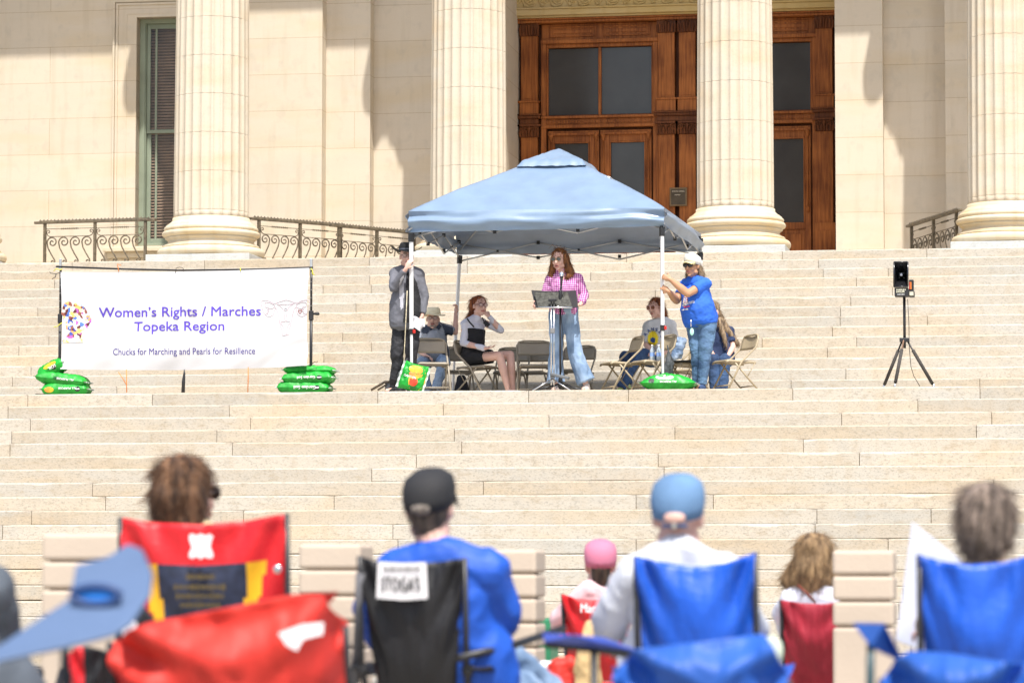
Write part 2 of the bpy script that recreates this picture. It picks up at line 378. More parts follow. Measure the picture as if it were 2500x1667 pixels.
# ---- window
win = MB(); x = X
S = lambda px: X(px, YB)
def wz(py, px=340): return at(px, py, YB).z
o0, o1 = S(271), xW1 + (xW0-S(271)); zt2 = wz(2)
win.bb(o0, xW0, YB-.05, YB+.3, zW0-.02, zt2); win.bb(xW1, o1, YB-.05, YB+.3, zW0-.02, zt2); win.bb(xW0, xW1, YB-.05, YB+.3, zW1, zt2)
for a, d in ((.0, .09), (.05, .075), (.2, .06)):
    win.bb(o0+a, o0+a+.035, YB-d, YB-.05, zW0-.02, zt2-a-.002); win.bb(o1-a-.035, o1-a, YB-d, YB-.05, zW0-.02, zt2-a-.002); win.bb(o0+a+.035, o1-a-.035, YB-d, YB-.05, zt2-a-.035, zt2-a-.003)
wr = win.out('window', WALL, bld)
GREEN = M('green_paint', (.26, .30, .22), .5, .06, 3)
f = MB(); yy = YB+.16
f.bb(xW0, xW0+.09, yy, yy+.14, zW0, zW1); f.bb(xW1-.09, xW1, yy, yy+.14, zW0, zW1); f.bb(xW0+.09, xW1-.09, yy, yy+.14, zW1-.075, zW1); f.bb(xW0+.09, xW1-.09, yy, yy+.14, zW0, zW0+.06)
f.bb(xW0+.09, xW0+.105, yy+.02, yy+.14, zW0+.06, zW1-.075)
f.out('frame', GREEN, wr, bevel=.006)
zm = wz(318); s_ = MB()
xi0, xi1 = xW0+.105, xW1-.09; zb, ztp = zW0+.06, zW1-.075
s_.bb(xi0, xi0+.06, yy+.07, yy+.1, zm-.03, ztp); s_.bb(xi1-.06, xi1, yy+.07, yy+.1, zm-.03, ztp); s_.bb(xi0+.06, xi1-.06, yy+.07, yy+.1, ztp-.08, ztp); s_.bb(xi0+.06, xi1-.06, yy+.06, yy+.1, zm-.03, zm+.03)
s_.bb(xi0, xi0+.07, yy+.11, yy+.14, zb, zm-.031); s_.bb(xi1-.07, xi1, yy+.11, yy+.14, zb, zm-.031); s_.bb(xi0+.07, xi1-.07, yy+.11, yy+.14, zb, zb+.09)
xm = X(376, yy+.1); s_.bb(xm-.018, xm+.018, yy+.075, yy+.095, zm+.03, ztp-.08); s_.bb(xm-.018, xm+.018, yy+.115, yy+.135, zb+.09, zm-.031)
s_.out('sash', GREEN, wr, bevel=.005)
gl = bpy.data.materials.new('window_glass'); gl.use_nodes = True; n = gl.node_tree.nodes; l = gl.node_tree.links
tr = n.new('ShaderNodeBsdfTransparent'); gs = n.new('ShaderNodeBsdfGlossy'); gs.inputs['Roughness'].default_value = .05; mx = n.new('ShaderNodeMixShader'); mx.inputs[0].default_value = .02
l.new(tr.outputs[0], mx.inputs[1]); l.new(gs.outputs[0], mx.inputs[2]); l.new(mx.outputs[0], n['Material Output'].inputs[0]); MATS['glass'] = gl
MB().bb(xi0+.03, xi1-.03, yy+.083, yy+.087, zm, ztp-.04).out('pane', gl, wr); MB().bb(xi0+.03, xi1-.03, yy+.123, yy+.127, zb+.05, zm-.04).out('pane', gl, wr)
bl = MB(); z = zb
while z < ztp:
    bl.box(((xi0+xi1)/2, yy+.19, z), (xi1-xi0, .05, .004), Matrix.Rotation(.95, 3, 'X')); z += .05
bl.out('blind', M('blind_slat', (.22, .14, .085), .6, .1), wr)
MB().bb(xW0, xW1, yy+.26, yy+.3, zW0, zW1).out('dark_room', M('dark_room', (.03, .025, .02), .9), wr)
zs = MB(); zs.bb(o0-.12, o1+.12, YB-.16, YB+.1, zW0-.1, zW0-.025); zs.bb(o0-.06, o1+.06, YB-.1, YB+.02, zW0-.2, zW0-.1); zs.bb(o0-.03, o1+.03, YB-.06, YB+.02, zW0-.42, zW0-.2)
zs.out('sill', BASE, wr, bevel=.012)
# ---- columns
colx = [X(p, AX) for p in (-118, 513, 1143, 1797)]
sp_ = (colx[3]-colx[0])/3; colx = [colx[0]+i*sp_ for i in range(3)] + [X(1797, AX)]; colx += [colx[3]+sp_, colx[3]+2*sp_, colx[0]-sp_]
colx[1] = X(513, AX); colx[2] = X(1143, AX); colx[4] = X(2463, AX)
RS = .585; NF = 24
zb0 = ZT + .14
def make_column(cx):
    root = MB()
    zt_ = ZE - 1.75; z0 = zb0+.60; H = zt_-z0
    prof = []; z = z0; nb = 0
    joints = [z0 + .12 + k*.60 for k in range(0, 40) if z0+.12+k*.60 < zt_-.1]
    zz = [z0+i*H/30 for i in range(31)]
    for j in joints: zz += [j-.03, j-.012, j-.008, j-.0075, j, j+.0005, j+.004, j+.02] 
    for z in sorted(zz):
        t = (z-z0)/H; r = RS*(1 - .14*t**1.6)
        ing = any(j-.00751 <= z <= j+.0001 for j in joints)
        prof.append((r - (.004 if ing else 0), z))
    def flute(a, r, z):
        u = (a*NF/(2*math.pi)) % 1.0
        d = max(0, 1-((u-.5)/.37)**2)**.5 if abs(u-.5) < .37 else 0
        k = 1.0 if z > z0+.1 else max(0, (z-z0-.02)/.08)
        dp = .036
        j = noise.noise(V((math.cos(a)*9+cx, math.sin(a)*9, z*5)))*.0018
        return r - dp*.85*d*k + j
    root.lathe((cx, AX, 0), prof, NF*12, flute)
    c = root.out('column', COLM, bld)
    b = MB(); p = [(.60, z0+.02), (.60, z0-.02), (.64, z0-.06), (.70, z0-.10)]
    def torus(rc_, zc, rr): return [(rc_+rr*math.cos(t), zc+rr*math.sin(t)) for t in [math.radians(q) for q in range(80, -81, -16)]]
    p += [(.70, z0-.115)] + torus(.70, z0-.155, .035) + torus(.72, z0-.232, .042) + [(.70, z0-.285)] 
    p += [(.665+.05*(1-math.sin(t)), z0-.30-.10*(k/6)) for k, t in ((k, math.pi*k/6) for k in range(7))]
    p += [(.745, z0-.41)] + torus(.735, z0-.432, .02) + torus(.765, z0-.525, .072) + [(.70, z0-.60)]
    b.lathe((cx, AX, 0), p, 72); b.out('base', BASE, c)
    MB().bb(cx-.82, cx+.82, AX-.82, AX+.82, ZT-.02, zb0).out('plinth', PLIN, c, bevel=.01)
    k = MB()
    k.lathe((cx, AX, 0), [(RS*.86, zt_), (.58, zt_+.04), (.54, zt_+.08), (.58, zt_+.8), (.70, zt_+1.25), (.86, zt_+1.5)], 32)
    for ring, (zr, n_, rr, lh) in enumerate(((.1, 8, .58, .60), (.55, 8, .66, .62))):
        for i in range(n_):
            a = 2*math.pi*(i+ring*.5)/n_; d = V((math.cos(a), math.sin(a), 0)); q = V((cx, AX, zt_+zr))
            k.rc(q+d*(rr-.05), .11, q+d*(rr+.03)+V((0, 0, lh*.7)), .12, 8); k.rc(q+d*(rr+.03)+V((0, 0, lh*.7)), .11, q+d*(rr+.17)+V((0, 0, lh)), .07, 8)
    for i in range(4):
        a = math.pi/4+i*math.pi/2; d = V((math.cos(a), math.sin(a), 0)); k.ell(V((cx, AX, zt_+1.36))+d*1.12, .19)
    k.bb(cx-.94, cx+.94, AX-.94, AX+.94, zt_+1.5, zt_+1.745)
    k.out('capital', COLM, c)
    return c
for cx in colx: make_column(cx)
# ---- wooden doorway (reads at px 1466)
DZ = lambda py: at(1466, py, YD).z
DX = lambda px: X(px, YD)
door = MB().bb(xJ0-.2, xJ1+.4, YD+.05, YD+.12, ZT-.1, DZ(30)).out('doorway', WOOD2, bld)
li = MB(); li.bb(xJ0-.3, xJ1+.4, YD-.30, YD+.3, DZ(41), DZ(27)); li.bb(xJ0-.3, xJ1+.4, YD-.33, YD+.3, DZ(27)+.002, DZ(23)); li.bb(xJ0-.3, xJ1+.4, YD-.27, YD+.3, DZ(23)+.002, DZ(-60)); li.bb(xJ0-.3, xJ1+.4, YD-.24, YD-.2, DZ(46), DZ(41)-.002)
MB().bb(xJ0-.3, xJ1+.4, YD+.0, YD+1.2, DZ(-60)-.1, ZE+.5).out('overdoor_wall', WALL, bld)
lin = li.out('lintel', GOLD, door, bevel=.006)
cv = MB(); zc = (DZ(22)+DZ(-16))/2; xx = xJ0; k = 0
def spiral(c, r0, turns, a0, dirn=1, n=22, ax=V((1, 0, 0)), az=V((0, 0, 1)), r1=.12):
    return [V(c) + ax*(math.cos(a)*r) + az*(math.sin(a)*r) for a, r in ((a0 + dirn*2*math.pi*turns*i/n, r0*(1-(1-r1)*i/n)) for i in range(n+1))]
while xx < xJ1+.3:
    c = V((xx, YD-.28, zc)); up_ = 1 if k % 2 else -1
    cv.tube(spiral(c, .10, 1.6, math.pi/2*up_, up_), .014, 6)
    cv.ell(c, (.032, .02, .032), nu=8, nv=6)
    for a in range(5): cv.ell(c+V((math.cos(a*1.257)*.055, 0, math.sin(a*1.257)*.055)), (.022, .012, .016), nu=6, nv=5)
    cv.tube([c+V((-.12, 0, -.1*up_)), c+V((-.05, 0, -.12*up_)), c+V((.05, 0, -.09*up_)), c+V((.12, 0, .06*up_)), c+V((.2, 0, .12*up_))], [.012, .018, .015, .014, .01], 6)
    for q in (.0, .05, .1): cv.ell(c+V((.13+q*.6, 0, (.09-q*1.9)*up_)), (.028, .013, .02), nu=6, nv=5)
    xx += .235; k += 1
cv.out('carved_scroll', GOLD, lin)
bead = MB(); 
def bay(c, full=True):
    "two glazed door leaves under a two-pane transom; c = px of the centre"
    q = X(c, YD); s = (DX(1597)-DX(1344))/2  # half width
    fr = MB(); y = YD
    for sx in (-1, 1): fr.bb(q+sx*(s+.03), q+sx*(s+.12), y-.10, y+.05, ZT, DZ(107)); fr.bb(q+sx*(s+.0), q+sx*(s+.03), y-.05, y+.05, DZ(285), DZ(112))
    fr.bb(q-s-.12, q+s+.12, y-.12, y+.05, DZ(107), DZ(98)); fr.bb(q-s-.03, q+s+.03, y-.07, y+.05, DZ(116), DZ(107)-.002)
    fr.bb(q-s-.12, q+s+.12, y-.04, y+.05, DZ(98)+.002, DZ(58)); 
    fr.bb(q-.025, q+.025, y-.05, y+.04, DZ(283), DZ(116)-.002)
    fr.bb(q-s-.12, q+s+.12, y-.13, y+.05, DZ(290), DZ(284)); fr.bb(q-s-.12, q+s+.12, y-.08, y+.05, DZ(305), DZ(290)-.002); fr.bb(q-s-.12, q+s+.12, y-.11, y+.05, DZ(313), DZ(305)-.002)
    o = fr.out('door_bay', WOOD, door, bevel=.008)
    dn = MB(); xx = q-s-.08
    while xx < q+s+.08: dn.bb(xx, xx+.028, y-.105, y-.08, DZ(301), DZ(294.5)); xx += .05
    dn.out('dentils', WOOD, o)
    for a, b_ in ((q-s+.02, q-.06), (q+.06, q+s-.02)):
        pn = MB(); z0, z1 = DZ(90), DZ(64)
        pn.bb(a, b_, y-.06, y-.04, z1-.025, z1); pn.bb(a, b_, y-.06, y-.04, z0, z0+.025); pn.bb(a, a+.025, y-.06, y-.04, z0+.026, z1-.026); pn.bb(b_-.025, b_, y-.06, y-.04, z0+.026, z1-.026); pn.bb(a+.06, b_-.06, y-.055, y-.04, z0+.06, z1-.06)
        pn.out('panel', WOOD, o, bevel=.006)
    GLS = M('dark_glass', (.055, .055, .057), .16, .07, 2, spec=.5)
    for a, b_ in ((q-s, q-.025), (q+.025, q+s)): MB().bb(a, b_, y-.0, y+.01, DZ(281), DZ(118)).out('transom_pane', GLS, o)
    sl = MB().bb(q-s, q+s, y-.03, y+.02, DZ(284), DZ(280)).out('transom_sill', WOOD2, o)
    for sg in (-1, 1):
        a, b_ = (q-s, q-.012) if sg < 0 else (q+.012, q+s)
        ga, gb = (a+.10, b_-.16) if sg < 0 else (a+.16, b_-.10)
        d = MB(); zt_, zg1, zg0, zk = DZ(320), DZ(350), DZ(552), DZ(568)
        d.bb(a, ga, y-.06, y, ZT, zt_); d.bb(gb, b_, y-.06, y, ZT, zt_); d.bb(ga, gb, y-.06, y, zg1, zt_); d.bb(ga, gb, y-.06, y, zk, zg0)
        d.bb(a+.0, b_, y-.10, y-.06, DZ(331), DZ(325)); d.bb(a, b_, y-.075, y-.061, DZ(325)+.002, zt_)
        for u, v_ in ((ga, ga+.02), (gb-.02, gb)): d.bb(u, v_, y-.08, y-.06, zg0, zg1)
        d.bb(ga, gb, y-.08, y-.06, zg1-.0, zg1+.02); d.bb(ga, gb, y-.03, y, ZT, zk-.002); d.bb(ga+.06, gb-.06, y-.05, y-.031, ZT+.1, zk-.08)
        lf = d.out('door_leaf', WOOD, o, bevel=.006)
        MB().bb(ga, gb, y-.03, y-.02, zg0, zg1).out('door_glass', GLS, lf)
        for u in (a+.05, b_-.05) if sg < 0 else (a+.05, b_-.05):
            tr_ = MB(); tr_.tube([(u, y-.085, DZ(520)), (u, y-.085, DZ(342))], .016, 8); tr_.rc((u, y-.085, DZ(345)), .018, (u, y-.09, DZ(333)), .04); tr_.rc((u, y-.085, DZ(518)), .035, (u, y-.085, DZ(527)), .02)
            tr_.ell((u, y-.085, DZ(440)), (.024, .024, .03)); tr_.out('turned_post', WOOD, lf)
        MB().rc((q+sg*.06, y-.1, DZ(560)), .018, (q+sg*.06, y-.1, DZ(548)), .018).out('handle', M('brass', (.35, .22, .08), .35, metal=1), lf)
    return o
for c in (1466, 1854, 1078): bay(c)
def wcap(mb, x0, x1, y, zb_, zt_):
    w_ = x1-x0; h = zt_-zb_; c = (x0+x1)/2
    mb.bb(x0+.01, x1-.01, y-.015, y+.03, zb_, zt_-.03)
    mb.bb(x0-.03, x1+.03, y-.06, y+.03, zt_-.03, zt_)
    for sg in (-1, 1):
        mb.tube(spiral((c+sg*w_*.36, y-.045, zt_-.09), .055, 1.5, math.pi/2, sg, 18), .010, 6)
        mb.tube([(c+sg*w_*.02, y-.03, zb_+h*.45), (c+sg*w_*.1, y-.035, zb_+h*.7), (c+sg*w_*.28, y-.04, zt_-.045)], .011, 6)
        for k in (.12, .3, .44): mb.rc((c+sg*w_*k, y-.02, zb_+.01), .018, (c+sg*w_*(k+.02), y-.045, zb_+h*(.5-k*.3)), .016, 6)
    mb.rc((c, y-.02, zb_+.01), .02, (c, y-.045, zb_+h*.5), .016, 6); mb.ell((c, y-.04, zt_-.07), (.03, .02, .04), nu=8, nv=6)
def pil(p0, p1):
    a, b_ = DX(p0), DX(p1); y = YD-.14
    q = MB(); q.bb(a, b_, y, YD+.05, DZ(245), DZ(88)); q.bb(a+.05, b_-.05, y-.006, y, DZ(240), DZ(94))
    q.bb(a-.02, b_+.02, y-.03, YD+.05, DZ(278), DZ(251)); q.bb(a-.035, b_+.035, y-.045, YD+.05, DZ(251)+.002, DZ(246))
    q.bb(a, b_, y, YD+.05, DZ(555), DZ(335)); q.bb(a+.05, b_-.05, y-.006, y, DZ(548), DZ(342)); q.bb(a-.03, b_+.03, y-.03, YD+.05, ZT, DZ(555)-.002); q.bb(a+.03, b_-.03, y-.05, y-.03, ZT, DZ(575))
    o = q.out('pilaster', WOOD, door, bevel=.008)
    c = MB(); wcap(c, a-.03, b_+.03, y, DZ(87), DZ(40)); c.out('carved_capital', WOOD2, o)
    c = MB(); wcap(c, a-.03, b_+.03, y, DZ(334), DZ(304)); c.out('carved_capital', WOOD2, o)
def imp(p0, p1):
    a, b_ = DX(p0), DX(p1); q = MB(); y = YD-.16
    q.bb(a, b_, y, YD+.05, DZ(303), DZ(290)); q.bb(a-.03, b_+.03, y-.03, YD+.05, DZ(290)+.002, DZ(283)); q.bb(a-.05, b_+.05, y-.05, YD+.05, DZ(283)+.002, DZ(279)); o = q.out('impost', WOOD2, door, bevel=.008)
    q = MB(); xx = a-.02
    while xx < b_: q.bb(xx, xx+.02, y-.045, y-.031, DZ(289), DZ(284)); xx += .034
    q.out('dentils', WOOD2, o)
for a, b_ in ((1222, 1264), (1275, 1315), (1611, 1651), (1662, 1702), (1998, 2038), (2048, 2088)): pil(a, b_)
for a, b_ in ((1219, 1266), (1272, 1318), (1607, 1706), (1994, 2090)): imp(a, b_)
cn = MB(); cn.bb(xJ0-.2, xJ1+.3, YD-.2, YD+.05, DZ(57), DZ(51)); cn.bb(xJ0-.2, xJ1+.3, YD-.23, YD+.05, DZ(51)+.002, DZ(46)-.003); cn.out('cornice', WOOD, door, bevel=.01)
pl = thing('wall_plaque', 'small dark bronze south wing plaque mounted between the wooden pilasters', 'plaque', at(1656, 481, YD-.16))
p0, p1 = at(1635, 504, YD-.17), at(1677.5, 458, YD-.17)
MB().bb(p0.x, p1.x, YD-.19, YD-.147, p0.z, p1.z).out('frame', M('bronze', (.22, .14, .07), .45, metal=.6), pl, bevel=.005)
MB().bb(p0.x+.025, p1.x-.025, YD-.193, YD-.19, p0.z+.025, p1.z-.025).out('plate', M('plate_dark', (.09, .065, .04), .4, metal=.5), pl)
LT = M('pale_letter', (.7, .6, .45), .5, .02)
text('lettering', 'SOUTH WING', LT, pl, (p0.x+.045, YD-.196, p1.z-.075), p1.x-p0.x-.09, bold=.02)
marks('small_print', LT, pl, (p0.x+.09, YD-.195, p1.z-.13), p1.x-p0.x-.2, .014)
# ---- iron railings
IRON = M('dark_iron', (.13, .105, .07), .5, .25, 20)
def railing(label, p, q, h=.70, n=2, flip=1, ext=0):
    "p, q = (px, Y) of the two ends; scroll panels between posts"
    h = at(p[0], p[1], p[2]).z - ZT; Yb = p[2]*(at(p[0], p[1], 50).z-EYE.z)/(at(q[0], q[1], 50).z-EYE.z); a = V((X(p[0], p[2]), p[2], ZT)); b = V((X(q[0], Yb), Yb, ZT)); d = (b-a); L = d.length; d.normalize(); nn = V((-d.y, d.x, 0))
    t = thing('iron_railing', label, 'railing', a)
    r = MB(); ang = math.atan2(d.y, d.x); rot = Matrix.Rotation(ang, 3, 'Z')
    r.box((a+b)/2+V((0, 0, h-.02)), (L+.36, .075, .04), rot); r.out('handrail', IRON, t, bevel=.008)
    s = MB(); k = int((L+.2)/.062)
    for i in range(k):
        c = a - d*.08 + d*(i*.062) + V((0, 0, h)); s.tube([c, c+V((0, 0, .012)), c+V((0, 0, .034))], [.02, .02, .002], 6)
    s.box((a+b)/2+V((0, 0, h+.006)), (L+.12, .03, .012), rot); s.out('spike_strip', IRON, t)
    for i in range(n+1):
        c = a + d*(L*i/n); MB().box(c+V((0, 0, h/2-.02)), (.042, .042, h-.04), rot).out('post', IRON, t)
    for i in range(n):
        c0 = a + d*(L*i/n+.03); c1 = a + d*(L*(i+1)/n-.03); w_ = (c1-c0).length; m_ = MB()
        z1 = h-.125; z2 = h-.25
        m_.tube([c0+V((0, 0, z1)), c1+V((0, 0, z1))], .006, 6)
        tw = [(c0+c1)/2 + d*((j-8)*.018) + V((0, 0, z1)) for j in range(17)]; m_.tube(tw, [.006 if j % 2 else .017 for j in range(17)], 6)
        m_.tube([c0+d*.05+V((0, 0, z2)), c1-d*.05+V((0, 0, z2))], .007, 6)
        for sg, cc in ((1, c0), (-1, c1)): m_.tube([cc+d*sg*.06+V((0, 0, z2)), cc+d*sg*.02+V((0, 0, z2+.02))] + spiral(cc+d*sg*.035+V((0, 0, z2+.075)), .035, 1.0, math.pi if sg > 0 else 0, -sg, 12, d), .008, 6)
        ns = 4; u = w_/ns
        for j in range(ns):
            c = c0 + d*(u*(j+.5)); R = u*.46
            e_ = d*flip
            top = spiral(c+V((0, 0, z2-R)), R, 1.45, math.pi, -1, 26, e_)
            lowp = [c - e_*R + V((0, 0, z2-R)), c - e_*(R*.8) + V((0, 0, z2-R-.09)), c - e_*(R*.2) + V((0, 0, z2-R-.19)), c + e_*(R*.28) + V((0, 0, z2-R-.26))]
            lowp += spiral(c+e_*(R*.1)+V((0, 0, z2-R-.31)), R*.42, 1.1, .5, -1, 14, e_)
            m_.tube(top[::-1]+lowp[1:], .0078, 6, flat=1.6)
        m_.out('scroll_panel', IRON, t)
    return t
railing('dark iron scroll railing at far left in front of the green window', (106, 541, 50.7), (352, 534, 0), n=2)
r2 = railing('dark iron scroll railing left of the blue canopy, ramping away behind column', (630, 532, 50.05), (830, 548, 0), n=2, flip=-1)
railing('dark iron scroll railing section just left of the canopy corner', (826, 549, 51.0), (1010, 566, 0), n=2, flip=-1)
railing('dark iron scroll railing at far right beside the rightmost column', (2228, 547, 51.3), (2338, 512, 0), n=2)
# ============================================================ STAGE OBJECTS
BLK = M('black_metal', (.018, .018, .02), .4, .1); BLKP = M('black_plastic', (.02, .02, .022), .45, .1); CHROME = M('chrome', (.75, .75, .76), .18, .03, metal=1)
WHT = M('white_paint_metal', (.80, .80, .80), .35, .03); ALU = M('aluminium', (.55, .56, .57), .35, .05, metal=.7); RED = M('red_plastic', (.6, .03, .02), .4, .05)
# ---- canopy
YF, YR = 39.7, 42.62
TENT = M('canopy_blue_cloth', (.215, .305, .43), .30, .05, 3, .12, 14, trans=.12, spec=.7); SILVL = M('canopy_silver_lining', (.62, .68, .76), .45, .05, 3, trans=.4)
tent = thing('canopy_tent', 'pale blue pop up canopy tent on white legs over the speaker on the landing', 'tent', (X(1330, 41), 41, 0))
FL, FR, RL, RR = [V(q) for q in (at(997, 516, YF), at(1621.5, 506.5, YF), at(1113, 573, YR), at(1711, 571, YR))]
bFL, bFR, bRL, bRR = [V(q) for q in (at(997, 566, YF), at(1621.5, 551, YF), at(1117, 621, YR), at(1713, 612, YR))]
PK = V(at(1364, 362, 41.1))
mid = (FL+FR+RL+RR)/4; PKu = PK.copy(); zev = (FL.z+FR.z+RL.z+RR.z)/4
def roof(u, v):
    "u,v in 0..1 over the square; pyramid with a slight sag on the hips"
    p = FL*(1-u)*(1-v) + FR*u*(1-v) + RL*(1-u)*v + RR*u*v
    k = 1 - max(abs(2*u-1), abs(2*v-1)); e = k**.93
    apex = V((PK.x, PK.y, PK.z-.05)); q = mid.lerp(apex, 1)
    out_ = p + (V((0, 0, (apex.z-zev)*e))) + (V((apex.x-mid.x, apex.y-mid.y, 0))*k)
    ed = 1-abs(abs(2*u-1)-abs(2*v-1)); s = math.sin(math.pi*min(1, k*1.0))
    sag = -.045*s*(1-ed)**1.2*1.2 + .012*noise.noise(V((u*9, v*9, 1)))*(k*(1-k)*3) + .006*noise.noise(V((u*28, v*5, 4)))*k + .006*noise.noise(V((u*5, v*28, 9)))*k
    return out_ + V((0, 0, sag))
g = MB(); g.grid(roof, 72, 72); 
def sk_(a, b_, c, d, seed):
    def fn(u, v):
        top = a.lerp(b_, u); bot = c.lerp(d, u); p = top.lerp(bot, v)
        n_ = (a-b_).cross(V((0, 0, 1))).normalized()
        edge = abs(2*u-1)**3
        w = .035*math.sin(v*9+seed+u*2+2.5*noise.noise(V((u*4, seed, 0))))*(.25+edge)*min(1, 6*v) + .02*noise.noise(V((u*6, v*7, seed)))*min(1, v*4)
        bul = .05*math.sin(math.pi*v)*(1-edge)
        return p + n_*(w+bul) + V((0, 0, -.012*math.sin(math.pi*u)*v + .008*noise.noise(V((u*20, seed, 3)))*v))
    return fn
for q in ((FR, FL, bFR, bFL, 1), (RR, FR, bRR, bFR, 2.3), (RL, RR, bRL, bRR, 3.7), (FL, RL, bFL, bRL, 5.1)): g.grid(sk_(*q), 60, 10)
rc_ = g.out('roof_cloth', [TENT, SILVL], tent); md = rc_.modifiers.new('s', 'SOLIDIFY'); md.thickness = .004; md.offset = -1; md.material_offset = 1; md.use_rim = False
def vent(u, v):
    k = max(abs(2*u-1), abs(2*v-1)); p = mid.lerp(V((PK.x, PK.y, mid.z)), 1-k*.3)
    d = V((2*u-1, 2*v-1, 0)); R = .44
    z = PK.z - .23*k - (.05*((k-.88)/.12) if k > .88 else 0) + .012*noise.noise(V((u*11, v*11, 2))) + .010*noise.noise(V((u*30, v*6, 5)))
    return V((PK.x + d.x*R + d.y*.03, PK.y + d.y*R, z))
MB().grid(vent, 30, 30).out('vent_cap', TENT, tent)
def leg(top, px, Y, sec=.038, lean=0):
    foot = V((X(px, Y), Y, .02)); t = V(top); t.z -= .02
    d = (foot-t); L = d.length; rot = (-d.normalized()).to_track_quat('Z', 'Y').to_matrix()
    o = MB().box(t.lerp(foot, .31), (sec, sec, L*.62), rot).out('leg', WHT, tent, bevel=.003)
    MB().box(t.lerp(foot, .80), (sec*.7, sec*.7, L*.40), rot).out('lower_leg', WHT, o, bevel=.003)
    MB().box(t.lerp(foot, .62), (sec*1.25, sec*1.25, .07), rot).out('slider', BLKP, o, bevel=.004)
    MB().box(t.lerp(foot, .62)+V((.035, -.01, 0)), (.03, .03, .045), rot).out('release_button', RED, o, bevel=.006)
    MB().box(t.lerp(foot, .015)-V((0, 0, .02)), (sec*1.5, sec*1.5, .11), rot).out('corner_joint', BLKP, o, bevel=.006)
    MB().box(foot+V((0, 0, -.012)), (.075, .075, .012)).out('foot_plate', BLK, o)
    return foot
legs = [leg(bFL+V((.03, .03, 0)), 1005, YF+.02), leg(bFR-V((.03, -.03, 0)), 1618, YF+.02), leg(bRL+V((.03, 0, 0)), 1104, YR-.06), leg(bRR-V((.02, 0, 0)), 1719, YR-.06)]
tb = MB(); hb = MB()
def bar(a, b_): tb.tube([a, b_], .011, 6, flat=1.0)
def truss(a, b_, n=3):
    for i in range(n):
        p, q = a.lerp(b_, i/n), a.lerp(b_, (i+1)/n); hi = V((0, 0, .16)); lo_ = V((0, 0, -.04))
        if i % 2 == 0: bar(p+lo_*2, q+hi); bar(p+hi, q+lo_)
        else: bar(p+hi, q+lo_*2); bar(p+lo_, q+hi)
        for c in (q+hi, q+lo_): hb.box(c, (.04, .03, .045))
        hb.box(p.lerp(q, .5)+V((0, 0, .055)), (.03, .03, .03))
dz = V((0, 0, -.02)); iv = V((.05, .05, 0))
truss(bRL+dz, bRR+dz); truss(bFL+V((.04, .06, .02)), bFR+V((-.04, .06, .02))); truss(bFL+V((.03, .05, -.02)), bRL+V((.03, -.05, 0))); truss(bFR+V((-.03, .05, -.02)), bRR+V((-.03, -.05, 0)))
pk_ = V((PK.x, PK.y, PK.z-.35))
for c in (bFL, bFR, bRL, bRR): bar(c+V((0, 0, .02)), c.lerp(pk_, .5)+V((0, 0, .28))); bar(c.lerp(pk_, .5)+V((0, 0, .28)), pk_+V((0, 0, .1)))
tb.out('truss', ALU, tent); hb.out('truss_joint', BLKP, tent)
# ---- banner on its stand
YBN = 39.62; PURP = M('purple_ink', (.10, .055, .50), .5, .02); PURD = M('dark_purple_ink', (.055, .04, .26), .5, .02)
BN = M('banner_vinyl', (.67, .67, .685), .38, .015, 2, trans=.06)
st = thing('banner_stand', 'black pole stand holding up the white rights banner', 'stand', (X(450, YBN), YBN+.05, 0))
for px in (145.5, 759):
    a = V((X(px, YBN+.05), YBN+.05, 0)); z1 = at(px, 634, YBN+.05).z
    p = MB().tube([a+V((0, 0, .02)), a+V((0, 0, 1.02))], .019, 10).out('pole', BLK, st); MB().tube([a+V((0, 0, .98)), a+V((0, 0, z1-.08))], .0145, 10).out('upper_pole', BLK, p)
    MB().box(a+V((0, 0, .98)), (.055, .05, .12)).out('clamp', BLKP, p, bevel=.008); MB().rc(a+V((.03, 0, 1.0)), .012, a+V((.085, 0, 1.0)), .022).out('knob', BLKP, p)
    MB().box(a+V((0, -.01, z1-.06)), (.032, .03, .14)).out('hook_bracket', ALU, p, bevel=.006)
    for k in range(6): MB().ell(a+V((0, -.0155, 1.1+.1*k)), (.004, .003, .004), nu=6, nv=4).out('pin_hole', WHT, p)
    ft = MB(); ft.box(a+V((.0, .02, .018)), (.62, .07, .03)); ft.box(a+V((.55 if px < 400 else -.55, .02, .01)), (1.1, .03, .016)); ft.out('foot', BLK, st, bevel=.004)
cb = MB().tube([at(137, 651, YBN+.03), at(300, 657, YBN+.03), at(443, 660, YBN+.03), at(600, 658, YBN+.03), at(764, 653, YBN+.03)], .012, 8).out('cross_bar', BLK, st)
TL, TR_, BL, BR = at(148, 664, YBN), at(755, 654, YBN), at(147.5, 901, YBN), at(754, 893, YBN)
bn = thing('banner', "white rights march banner with purple lettering tied to a black stand", 'banner', TL)
def bsurf(u, v):
    p = TL.lerp(TR_, u).lerp(BL.lerp(BR, u), v)
    z = -.022*math.sin(math.pi*u)*(1-v) - .03*math.sin(math.pi*u)*v + .02*abs(math.sin(u*math.pi))*0
    cr = max(0, 1-math.hypot((u-1)*2.2, (v-1)*1.3)/.42)
    y = -.05*math.sin(math.pi*u)*math.sin(math.pi*v) + .03*noise.noise(V((u*5, v*3, 1))) + .016*noise.noise(V((u*14+v*3, v*5, 7))) + .09*math.sin(cr*5.2)*cr
    y += .02*math.sin((u*4+v*2.2)*5)*max(0, v-.55) + .025*max(0, 1-abs((u-.27)-(v*.55))/.03)*.25*(v < .5)
    sx = -.03*math.sin(math.pi*v)*max(0, (u-.9)*10) + .02*math.sin(math.pi*v)*max(0, (.1-u)*10)
    return p + V((sx, y, z))
cl = MB().grid(bsurf, 120, 50).out('cloth', BN, bn)
bb_ = bvh(cl)
def bp(px, py): return at(px, py, YBN)
